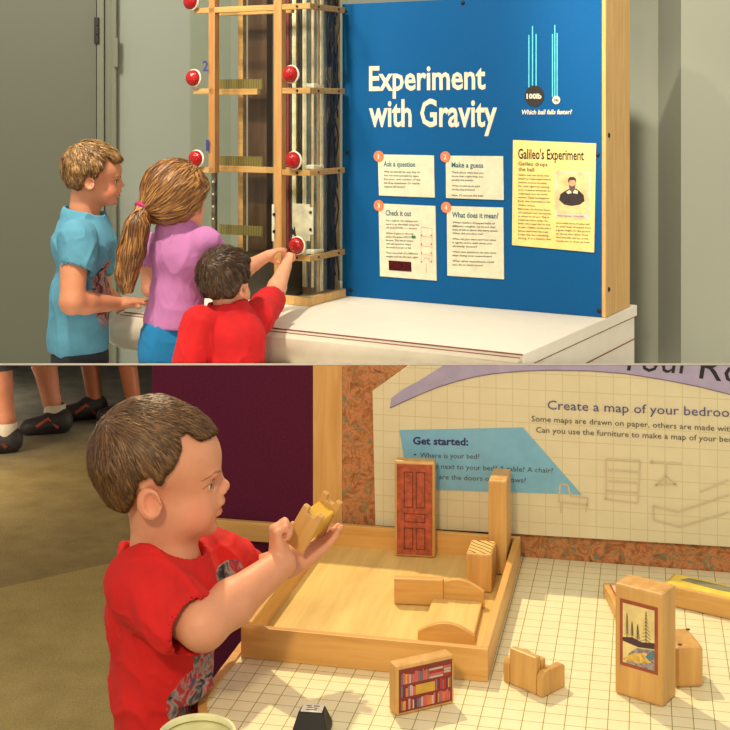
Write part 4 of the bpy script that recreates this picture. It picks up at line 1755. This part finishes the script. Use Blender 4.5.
f.ell(Vector((ob.x - .01, D0, .45)), (.056, .084, .05), None, .02)
for s in (-1, 1):
    f.chain([Vector((ob.x - .012, D0 + s * .045, .44)), Vector((ob.x + .0, D0 + s * .052, .25)), Vector((ob.x - .005, D0 + s * .055, .075))], [.058, .05, .042], .012)
sdf_obj('trousers', f, fabric('navy_denim', (40, 46, 66)), boy, ob, fold(20, .003))
for s in (-1, 1):
    f = Field((-.36, 1.66, -.005), (-.14, 1.94, .1), .004)
    f.cone(Vector((ob.x - .025, D0 + s * .055, .036)), Vector((ob.x + .095, D0 + s * .06, .032)), .035, .031, .01)
    f.ell(Vector((ob.x - .01, D0 + s * .056, .05)), (.04, .034, .034), None, .01)
    f.keep(lambda X, Y, Z: .001 - Z)
    sdf_obj('shoe', f, plain('dark_sneaker', (46, 44, 48), .6), boy, ob)

# ---- the toy bed in his hands
p0 = at(293.5, 546.5, 1.835)
vr, vd = Vector((1, .04, 0)), Vector((-.04, .95, -.31))
vu = vr.cross(vd).normalized()
ax = (vr * 22 + vd * 61 + vu * 15).normalized()
t = thing('toy_bed', 'toy bed with notched wooden head and foot boards held up in the boy\'s hands', 'toy bed', (p0.x, p0.y, p0.z), 0, GR)
up = vr * 20 - vd * 15.2 + vu * 33
yv = up.cross(ax).normalized()
up = ax.cross(yv).normalized()
MB_ = Matrix(((ax.x, yv.x, up.x, 0), (ax.y, yv.y, up.y, 0), (ax.z, yv.z, up.z, 0), (0, 0, 0, 1)))
t.rotation_euler = MB_.to_euler()
BL, BW = .082, .034
M_yb = wood('yellow_lacquer_maple', (204, 158, 50), (232, 190, 74), 1.0, 0)
obj('bed_base', box(.0082, BL, -BW / 2 + .002, BW / 2 - .002, .014, .047, .002), M_yb, t)


def notch(x0, x1, top):
    w = BW / 2
    return prism([(-w, .0), (w, .0), (w, top), (w - .009, top), (w - .011, top - .008), (-w + .011, top - .008), (-w + .009, top), (-w, top)], x0, x1, 'yz', .0012)


obj('footboard', notch(-.004, .008, .062), M_block, t)
obj('headboard', notch(BL + .0002, BL + .012, .062), M_block, t)

# ---------------------------------------------------------------- upper gallery children
KD = kt


def deck_cut(f):
    f.keep(lambda X, Y, Z: (H - KD * Y + .0005 - Z) + 0 * X)


def lat(c, yaw, fwd, left, z):
    """offset from a body axis point: forward / left / up"""
    return Vector((c[0] + math.cos(yaw) * fwd - math.sin(yaw) * left, c[1] + math.sin(yaw) * fwd + math.cos(yaw) * left, z))


def foot_of(c):
    return Vector((c[0], c[1], H - KD * c[1]))


# --- boy in blue
d1 = 4.06
yaw = math.radians(14)
g = Rig(at(91, 168, d1), yaw, math.radians(4), 0, .99)
o1 = foot_of((at(80, 300, d1).x, d1))
f = Field((-1.08, 3.78, .48), (-.66, 4.36, 1.33), .0042)
add_head(f, g)
f.cone(at(86, 190, d1), at(84, 222, d1), .046, .052, .016)
for y, rx, rz in ((250, .075, .10), (310, .080, .12), (350, .08, .1)):
    f.ell(at(82, y, d1), (rx, .10, rz), rotz3(yaw), .03)
sh, el, wr = at(75, 240, 3.93), at(72, 302, 3.86), at(117, 304, 4.03)
f.chain([sh, el], [.047, .037], .012)
f.chain([el, el.lerp(wr, .3), wr], [.038, .036, .022], .012)
hand(f, wr, (.75, .42, .05), (.1, .1, -1), .135, (.25, .22, .22, .25), side=-1, spread=.12, thumb=(.75, -.25, -.1))
sh2, el2, wr2 = at(98, 240, 4.20), at(100, 290, 4.24), at(120, 305, 4.28)
f.chain([sh2, el2, wr2], [.045, .036, .024], .012)
deck_cut(f)
M_skin_k1 = skin_mat('skin_tan', (214, 144, 106), [(g.p(headL(219, 508)) - o1, .018)], [(g.p(headL(198, 505, -.052)) - o1, .036)])
p = person('person', 'boy in a light blue t-shirt standing nearest the grey door', f, M_skin_k1, o1)
eyes(g, p, o1)
b = bmesh.new()
for s in (-1, 1):
    brow(p, g, o1, s, b)
    lash(p, g, o1, s, b)
obj('eyebrows', b, plain('brow_hair_fair', (140, 100, 60), .8), p, True)
fh = short_hair(g, .0034, .011)
V, Q = fh.surf()
cap = mesh_vq('hair', V, Q, o1, lambda v: .004 * noise.noise(v * 45) + .002 * noise.noise(v * 110))
st = strands('s', cap, None, None, 3200, .036, combed(g, o1, (-.05, .0, .07)), .0030, .007, 4, .3, seed=5)
merged('hair', [cap, st], hair_mat('sandy_hair', [(.12, (74, 50, 26)), (.45, (132, 96, 52)), (.75, (174, 134, 78)), (.95, (208, 168, 108))]), p)
f = Field((-1.10, 3.76, .50), (-.66, 4.36, 1.14), .0042)
f.ell(at(83, 250, d1), (.090, .130, .11), rotz3(yaw), .03)
f.ell(at(80, 300, d1), (.096, .118, .13), rotz3(yaw), .03)
f.ell(at(78, 338, d1), (.098, .122, .13), rotz3(yaw), .03)
f.cone(at(84, 218, d1), at(84, 240, d1), .075, .10, .03)
f.chain([at(77, 238, 3.935), at(78, 264, 3.905)], [.060, .056], .022)
f.chain([at(98, 240, 4.18), at(98, 268, 4.22)], [.058, .055], .022)
f.cone(at(76, 266, 3.90), at(73, 310, 3.85), .047, .064, .004, 's')
f.cone(at(97, 262, 4.215), at(100, 310, 4.24), .046, .06, .002, 's')
f.cone(at(87, 196, d1), at(85.5, 220, d1), .072, .062, .006, 's')
hz = at(78, 352, d1).z
f.keep(lambda X, Y, Z: (hz - .10 * (X - o1.x) - Z) + 0 * Y)
sdf_obj('shirt', f, shirt_mat('light_blue_cotton', (92, 160, 188), .10,
        [(lat(o1, yaw, .100, -.055, at(100, 292, d1).z) - o1, (.075, .085, .11))], [(24, 40, 58), (60, 74, 92), (190, 96, 64), (150, 158, 160), (40, 60, 84)]), p, o1, fold(11, .006, (1, 1, .45)))
f = Field((-1.06, 3.84, .48), (-.68, 4.30, .66), .005)
f.ell(at(80, 358, d1), (.092, .125, .12), rotz3(yaw), .02)
f.keep(lambda X, Y, Z: Z - hz - .012 + 0 * X + 0 * Y)
deck_cut(f)
sdf_obj('trousers', f, fabric('charcoal_denim', (38, 40, 48)), p, o1)

# --- girl in lilac
d2 = 3.93
yaw = math.radians(38)
g = Rig(at(175, 192, d2), yaw, math.radians(6), 0, 1.02)
o2 = foot_of((at(172, 300, d2).x, d2))
f = Field((-.80, 3.78, .50), (-.18, 4.45, 1.26), .0042)
add_head(f, g)
f.cone(at(174, 212, d2), at(176, 236, d2), .042, .050, .016)
for y, rx, ry, rz in ((255, .07, .095, .10), (310, .07, .085, .12), (355, .075, .10, .1)):
    f.ell(at(174, y, d2), (rx, ry, rz), rotz3(yaw), .03)
sh, el, wr = at(207, 245, 3.87), at(234, 276, 4.02), at(264, 258, 4.21)
f.chain([sh, el], [.038, .031], .012)
f.chain([el, el.lerp(wr, .3), wr], [.031, .029, .019], .012)
hand(f, wr, (.52, .72, .30), (.2, -.1, -1), .112, (.15, .18, .2, .3), side=-1, spread=.14, thumb=(.8, -.05, -.35))
sh2, el2, wr2 = at(150, 248, 4.03), at(152, 288, 4.05), at(176, 282, 4.10)
f.chain([sh2, el2, wr2], [.038, .031, .022], .012)
deck_cut(f)
p = person('person', 'girl with a long ponytail in a lilac t-shirt, reaching towards the tower', f, skin_mat('skin_rosy', (226, 160, 124), None, [(g.p(headL(198, 505, -.052)) - o2, .04)]), o2)
eyes(g, p, o2)
# long hair
GP = side_poly([(219, 438), (206, 446), (196, 462), (188, 486), (180, 512), (170, 528), (150, 536), (120, 535), (70, 520), (50, 380), (150, 350), (240, 390), (240, 438)])
lo, hi = g.p((0, 0, 0)) - Vector((.17, .17, .30)), g.p((0, 0, 0)) + Vector((.14, .14, .14))
f = Field(lo, hi, .0036)
t_ = .017
g.ell(f, headL(150, 452), (.083 + t_, .073 + t_, .077 + t_), k=.012)
g.ell(f, headL(184, 458), (.050 + t_ * .5, .061 + t_, .052 + t_), k=.02)
g.ell(f, headL(140, 492), (.064 + t_ * .7, .064 + t_ * .7, .052), k=.025)


def kf(X, Y, Z):
    x, y, z = np.broadcast_arrays(*g.local(X, Y, Z))
    return poly_sd(x, z, GP) * g.sc


f.keep(kf)
tie = at(143, 209, d2 - .055)
pony = [at(157, 203, d2 - .04), tie, at(137, 226, d2 - .085), at(132, 250, d2 - .085), at(126, 275, d2 - .08), at(128, 293, d2 - .075)]
f.chain(pony[:2], [.040, .017], .02)
f.chain(pony[1:], [.017, .032, .036, .028, .007], .012)
V, Q = f.surf()
cap = mesh_vq('hair', V, Q, o2, lambda v: .004 * noise.noise(Vector((v.x * 30, v.y * 30, v.z * 30))) + .0035 * noise.noise(Vector((v.x * 90, v.y * 90, v.z * 22))))
tl = tie - o2


def gflow(q):
    q = Vector(q)
    if q.z < tl.z - .0 and (q - tl).length < .40 and q.x < tl.x + .03:
        return Vector((-.12, 0, -1))
    return (tl - q).normalized() + Vector((0, 0, -.15))


st = strands('s', cap, None, None, 3400, .095, gflow, .0042, .006, 6, .12, seed=8)
# loose wisps in front of the face
b = bmesh.new()
for a in (((196, 172), (201, 188), (202, 205), (199, 218)), ((193, 176), (197, 196), (196, 212)), ((190, 180), (187, 200), (190, 214), (193, 222)), ((186, 190), (182, 204), (185, 218)), ((199, 170), (203, 182), (204, 196))):
    tube([at(x, y, d2 - .055 + .02 * i) - o2 for i, (x, y) in enumerate(a)], [.0035] + [.003] * (len(a) - 2) + [.0008], 6, b)
wm = bpy.data.meshes.new('w')
b.to_mesh(wm)
b.free()
merged('hair', [cap, st, wm], hair_mat('honey_brown_hair', [(.12, (70, 42, 20)), (.42, (128, 84, 40)), (.72, (172, 120, 62)), (.95, (210, 160, 92))]), p)
b = bmesh.new()
dv = (pony[2] - pony[0]).normalized()
bmesh.ops.create_uvsphere(b, u_segments=20, v_segments=12, radius=.0315)
b.transform(Matrix.Translation(tie - o2) @ dv.to_track_quat('Z', 'Y').to_matrix().to_4x4() @ Matrix.Diagonal((1, 1, .42, 1)))
obj('hair_tie', b, plain('magenta_band', (170, 30, 96), .6), p, True)['label'] = 'magenta hair tie'
f = Field((-.82, 3.76, .50), (-.30, 4.30, 1.10), .0042)
f.ell(at(181, 258, d2), (.080, .112, .095), rotz3(yaw), .03)
f.ell(at(177, 295, d2), (.078, .098, .12), rotz3(yaw), .03)
f.ell(at(174, 322, d2), (.086, .110, .09), rotz3(yaw), .03)
f.cone(at(177, 232, d2), at(178, 250, d2), .068, .085, .03)
f.chain([at(205, 243, 3.88), at(213, 252, 3.91)], [.051, .046], .02)
f.chain([at(154, 248, 4.02), at(153, 262, 4.04)], [.05, .046], .02)
f.cone(at(211, 250, 3.90), at(240, 282, 4.04), .040, .06, .004, 's')
f.cone(at(153, 258, 4.035), at(152, 294, 4.07), .041, .06, .004, 's')
f.cone(at(174, 205, d2), at(176.5, 224, d2), .060, .052, .004, 's')
hz2 = at(174, 325, d2).z
f.keep(lambda X, Y, Z: (hz2 - Z) + 0 * Y + 0 * X)
sdf_obj('shirt', f, shirt_mat('lilac_cotton', (196, 124, 184), .08), p, o2, fold(12, .005, (1.1, 1.1, .45)))
f = Field((-.80, 3.78, .50), (-.36, 4.24, .76), .005)
f.ell(at(170, 345, d2), (.088, .105, .14), rotz3(yaw), .02)
f.ell(at(163, 352, d2 - .03), (.075, .07, .10), rotz3(yaw), .03)
f.keep(lambda X, Y, Z: Z - hz2 - .012 + 0 * X + 0 * Y)
deck_cut(f)
sdf_obj('trousers', f, fabric('bright_blue_cotton', (18, 120, 176)), p, o2, fold(12, .003))

# --- toddler in red
d3 = 3.76
yaw = math.radians(62)
g = Rig(at(224, 274, d3), yaw, math.radians(-4), math.radians(0), .93)
o3 = foot_of((at(228, 340, d3).x, d3))
f = Field((-.64, 3.56, .56), (-.18, 4.42, 1.05), .004)
add_head(f, g)
f.cone(at(226, 292, d3), at(230, 316, d3), .038, .046, .016)
f.ell(at(230, 340, d3), (.06, .085, .09), rotz3(yaw), .03)
f.ell(at(228, 365, d3), (.06, .085, .09), rotz3(yaw), .03)
sh, el, wr = at(261, 316, 3.83), at(273, 296, 4.03), at(286, 266, 4.25)
f.chain([sh, el], [.036, .031], .012)
f.chain([el, el.lerp(wr, .3), wr], [.031, .030, .020], .012)
hand(f, wr, (.05, .75, .62), (.3, .3, -.9), .105, (.10, .85, .95, 1.0), side=-1, spread=.08, thumb=(.25, .6, .3), tcurl=.5)
f.chain([at(204, 326, 3.72), at(191, 352, 3.70), at(194, 380, 3.72)], [.032, .030, .026], .012)
deck_cut(f)
p = person('person', 'small boy in a red t-shirt, seen from behind, pressing the lowest red button', f, skin_mat('skin_light', (232, 166, 130), None, [(g.p(Vector((EAR.x, -.08, EAR.z))) - o3, .03)]), o3)
eyes(g, p, o3)
fh = short_hair(g, .0034, .012)
V, Q = fh.surf()
cap = mesh_vq('hair', V, Q, o3, lambda v: .004 * noise.noise(v * 45) + .002 * noise.noise(v * 110))
st = strands('s', cap, None, None, 3000, .034, combed(g, o3, (-.06, .01, .06)), .0028, .006, 4, .28, seed=9)
merged('hair', [cap, st], hair_mat('dark_brown_hair', [(.12, (34, 22, 12)), (.5, (66, 46, 26)), (.8, (98, 70, 42)), (.96, (130, 98, 62))]), p)
f = Field((-.66, 3.54, .56), (-.18, 4.20, .94), .004)
f.ell(at(230, 338, d3), (.085, .118, .095), rotz3(yaw), .03)
f.ell(at(228, 368, d3), (.088, .120, .10), rotz3(yaw), .03)
f.cone(at(229, 312, d3), at(229, 330, d3), .062, .085, .03)
f.chain([at(258, 318, 3.83), at(271, 299, 4.0)], [.052, .044], .02)
f.chain([at(200, 324, 3.71), at(188, 364, 3.69)], [.053, .049], .02)
f.cone(at(268.5, 303, 3.97), at(279, 285, 4.13), .0385, .055, .004, 's')
f.cone(at(225, 290, d3), at(228.5, 306, d3), .056, .048, .004, 's')
deck_cut(f)
sdf_obj('shirt', f, shirt_mat('bright_red_cotton', (206, 18, 24), .10), p, o3, fold(13, .007, (1, 1, .5)))

# ---------------------------------------------------------------- passers-by seen from the knee down
M_skin_leg = skin_mat('skin_legs', (206, 136, 106))
M_skin_leg2 = skin_mat('skin_legs_deep', (176, 104, 68))
M_shoe = plain('dark_trainer', (40, 36, 40), .6, .2, 90)
M_sock = fabric('white_sock', (214, 206, 186))
M_accent = plain('orange_shoe_trim', (170, 74, 48), .6)


def leg_cut(f):
    k2 = (365.6 - HY) / F
    f.keep(lambda X, Y, Z: (Z - (H - k2 * Y)) + 0 * X)


def shoe(par, o, heel, toe, nm='shoe'):
    heel, toe = Vector(heel), Vector(toe)
    m = heel.lerp(toe, .5)
    f = Field((m.x - .22, m.y - .22, -.005), (m.x + .22, m.y + .22, .14), .005)
    f.cone(heel + Vector((0, 0, .045)), toe + Vector((0, 0, .032)), .048, .036, .01)
    f.cone(heel + Vector((0, 0, .065)), heel.lerp(toe, .3) + Vector((0, 0, .065)), .040, .036, .015)
    f.keep(lambda X, Y, Z: .002 - Z + 0 * X + 0 * Y)
    ob_ = sdf_obj(nm, f, M_shoe, par, o)
    d = (toe - heel).normalized()
    n = Vector((-d.y, d.x, 0))
    b = bmesh.new()
    for s in (-1, 1):
        q = heel.lerp(toe, .12) + n * s * .043
        tube([q + Vector((0, 0, .03)) - o, q + d * .04 + Vector((0, 0, .07)) - n * s * .012 - o, q + d * .09 + Vector((0, 0, .04)) - n * s * .004 - o], .008, 8, b)
    obj('shoe_trim', b, M_accent, ob_, True)


def sock(par, o, c, r):
    obj('sock', lathe([(r, .0), (r * 1.02, .03), (r * .98, .062), (r * .9, .066)], 20, M=Matrix.Translation(Vector(c) - o)), M_sock, par, True)


# person walking in dark shorts
a0 = onz(6, 452, 0.0)
b0 = onz(55, 432, 0.0)
oA = Vector(((a0.x + b0.x) / 2, (a0.y + b0.y) / 2, 0))
f = Field((a0.x - .25, 4.6, .0), (b0.x + .25, 5.4, .46), .005)
kA = at(0, 362, a0.y)
f.chain([a0 + Vector((0, 0, .06)), a0 + Vector((0, 0, .14)), kA - Vector((0, 0, .10)), kA + Vector((0, 0, .05))], [.032, .036, .050, .050], .012)
fA1, f = f, Field((a0.x - .25, 4.6, .0), (b0.x + .25, 5.4, .46), .005)
kB = at(43, 355, b0.y)
f.chain([b0 + Vector((0, 0, .06)), b0.lerp(kB, .3) + Vector((0, 0, .04)), kB.lerp(b0, .1), kB + Vector((-.01, 0, .05))], [.032, .038, .054, .052], .012)
pA = thing('person', 'person in dark trainers and short white socks walking past, only lower legs in view', 'person', oA)
for f in (fA1, f):
    leg_cut(f)
    sdf_obj('leg', f, M_skin_leg, pA, oA)
shoe(pA, oA, a0 + Vector((.02, .0, 0)), a0 + Vector((-.12, -.04, 0)))
shoe(pA, oA, b0 + Vector((.03, -.01, 0)), b0 + Vector((-.10, -.05, 0)))
sock(pA, oA, a0 + Vector((0, 0, .055)), .046)
sock(pA, oA, b0 + Vector((.0, 0, .055)), .046)
f = Field((a0.x - .2, 4.65, .25), (a0.x + .12, 5.2, .5), .005)
f.cone(kA - Vector((0, 0, .012)), kA + Vector((0, 0, .1)), .075, .085, .01)
leg_cut(f)
f.keep(lambda X, Y, Z: (kA.z - .025 - Z) + 0 * X + 0 * Y)
sdf_obj('shorts', f, fabric('dark_grey_shorts', (46, 48, 52)), pA, oA)
# person further back, bare legs in low dark shoes
a1 = onz(95, 418, 0.0)
b1 = onz(134, 420, 0.0)
oB = Vector(((a1.x + b1.x) / 2, a1.y, 0))
pB = thing('person', 'bare-legged person in low dark shoes standing farther back, only shins in view', 'person', oB)
for q, px in ((a1, 88), (b1, 125)):
    f = Field((q.x - .25, 5.2, .0), (q.x + .25, 6.0, .36), .005)
    kk = at(px, 350, q.y)
    f.chain([q + Vector((0, 0, .03)), q + Vector((0, 0, .08)), kk, kk + Vector((0, 0, .1))], [.032, .033, .045, .048], .012)
    leg_cut(f)
    sdf_obj('leg', f, M_skin_leg2, pB, oB)
shoe(pB, oB, a1 + Vector((.01, 0, 0)), a1 + Vector((-.12, -.06, 0)))
shoe(pB, oB, b1 + Vector((.01, 0, 0)), b1 + Vector((-.12, -.06, 0)))
# ================================================================ light, camera, view
w = bpy.data.worlds.new('room_glow')
SC.world = w
w.use_nodes = True
bg = w.node_tree.nodes['Background']
bg.inputs[0].default_value = (1.0, .93, .80, 1)
bg.inputs[1].default_value = .72


def lamp(name, kind, loc, target, energy, color, size=.1, angle=60, blend=.4):
    L = bpy.data.lights.new(name, kind)
    L.energy = energy
    L.color = lin(color)
    if kind == 'SPOT':
        L.spot_size = math.radians(angle)
        L.spot_blend = blend
        L.shadow_soft_size = size
    elif kind == 'AREA':
        L.shape = 'DISK'
        L.size = size
    else:
        L.shadow_soft_size = size
    o = bpy.data.objects.new(name, L)
    COL.objects.link(o)
    o.location = loc
    o.rotation_euler = (Vector(target) - Vector(loc)).to_track_quat('-Z', 'Y').to_euler()
    return o


WARM = (255, 226, 182)
lamp('exhibit_spotlight', 'SPOT', (-1.05, 3.0, 3.3), (.15, 4.2, .8), 320, (255, 240, 216), .08, 54, .45)
lamp('pillar_fill', 'SPOT', (.35, 2.5, 3.1), (1.55, 4.75, 1.15), 340, (255, 244, 224), .12, 40, .7)  # added fill, unseen, brightens the right pillar and wall
lamp('door_wall_fill', 'SPOT', (-1.7, 3.3, 3.0), (-.9, 5.6, 1.3), 270, (248, 246, 232), .3, 70, .6)  # added fill, unseen, lifts the left wall and door
lamp('table_spotlight', 'SPOT', (-.45, 3.4, 2.95), (.15, 1.95, .56), 270, (255, 224, 176), .035, 50, .5)
lamp('room_downlight', 'AREA', (-.45, -.1, 2.15), (-.1, 2.1, .6), 28, WARM, .22)
lamp('passage_fill', 'POINT', (-1.75, 4.55, .34), (0, 0, 0), 14, (255, 236, 208), .12)  # added fill lamps, hidden under the deck, brighten the legs and far carpet
lamp('passage_fill', 'POINT', (-.2, 5.3, .24), (0, 0, 0), 9, (255, 240, 220), .08)
lamp('passage_fill', 'POINT', (-2.0, 5.9, .15), (0, 0, 0), 6, (255, 240, 220), .08)

cam = bpy.data.cameras.new('camera')
co = bpy.data.objects.new('camera', cam)
COL.objects.link(co)
co.location = (0, 0, H)
co.rotation_euler = (math.pi / 2, 0, 0)
cam.sensor_fit = 'HORIZONTAL'
cam.sensor_width = 36.0
cam.lens = 36.0 * F / 730
cam.shift_y = -(365 - HY) / 730
cam.clip_start = .05
SC.camera = co
vs = SC.view_settings
vs.view_transform = 'Standard'
vs.look = 'None'
vs.exposure = 0
vs.gamma = 1
vs.use_curve_mapping = False
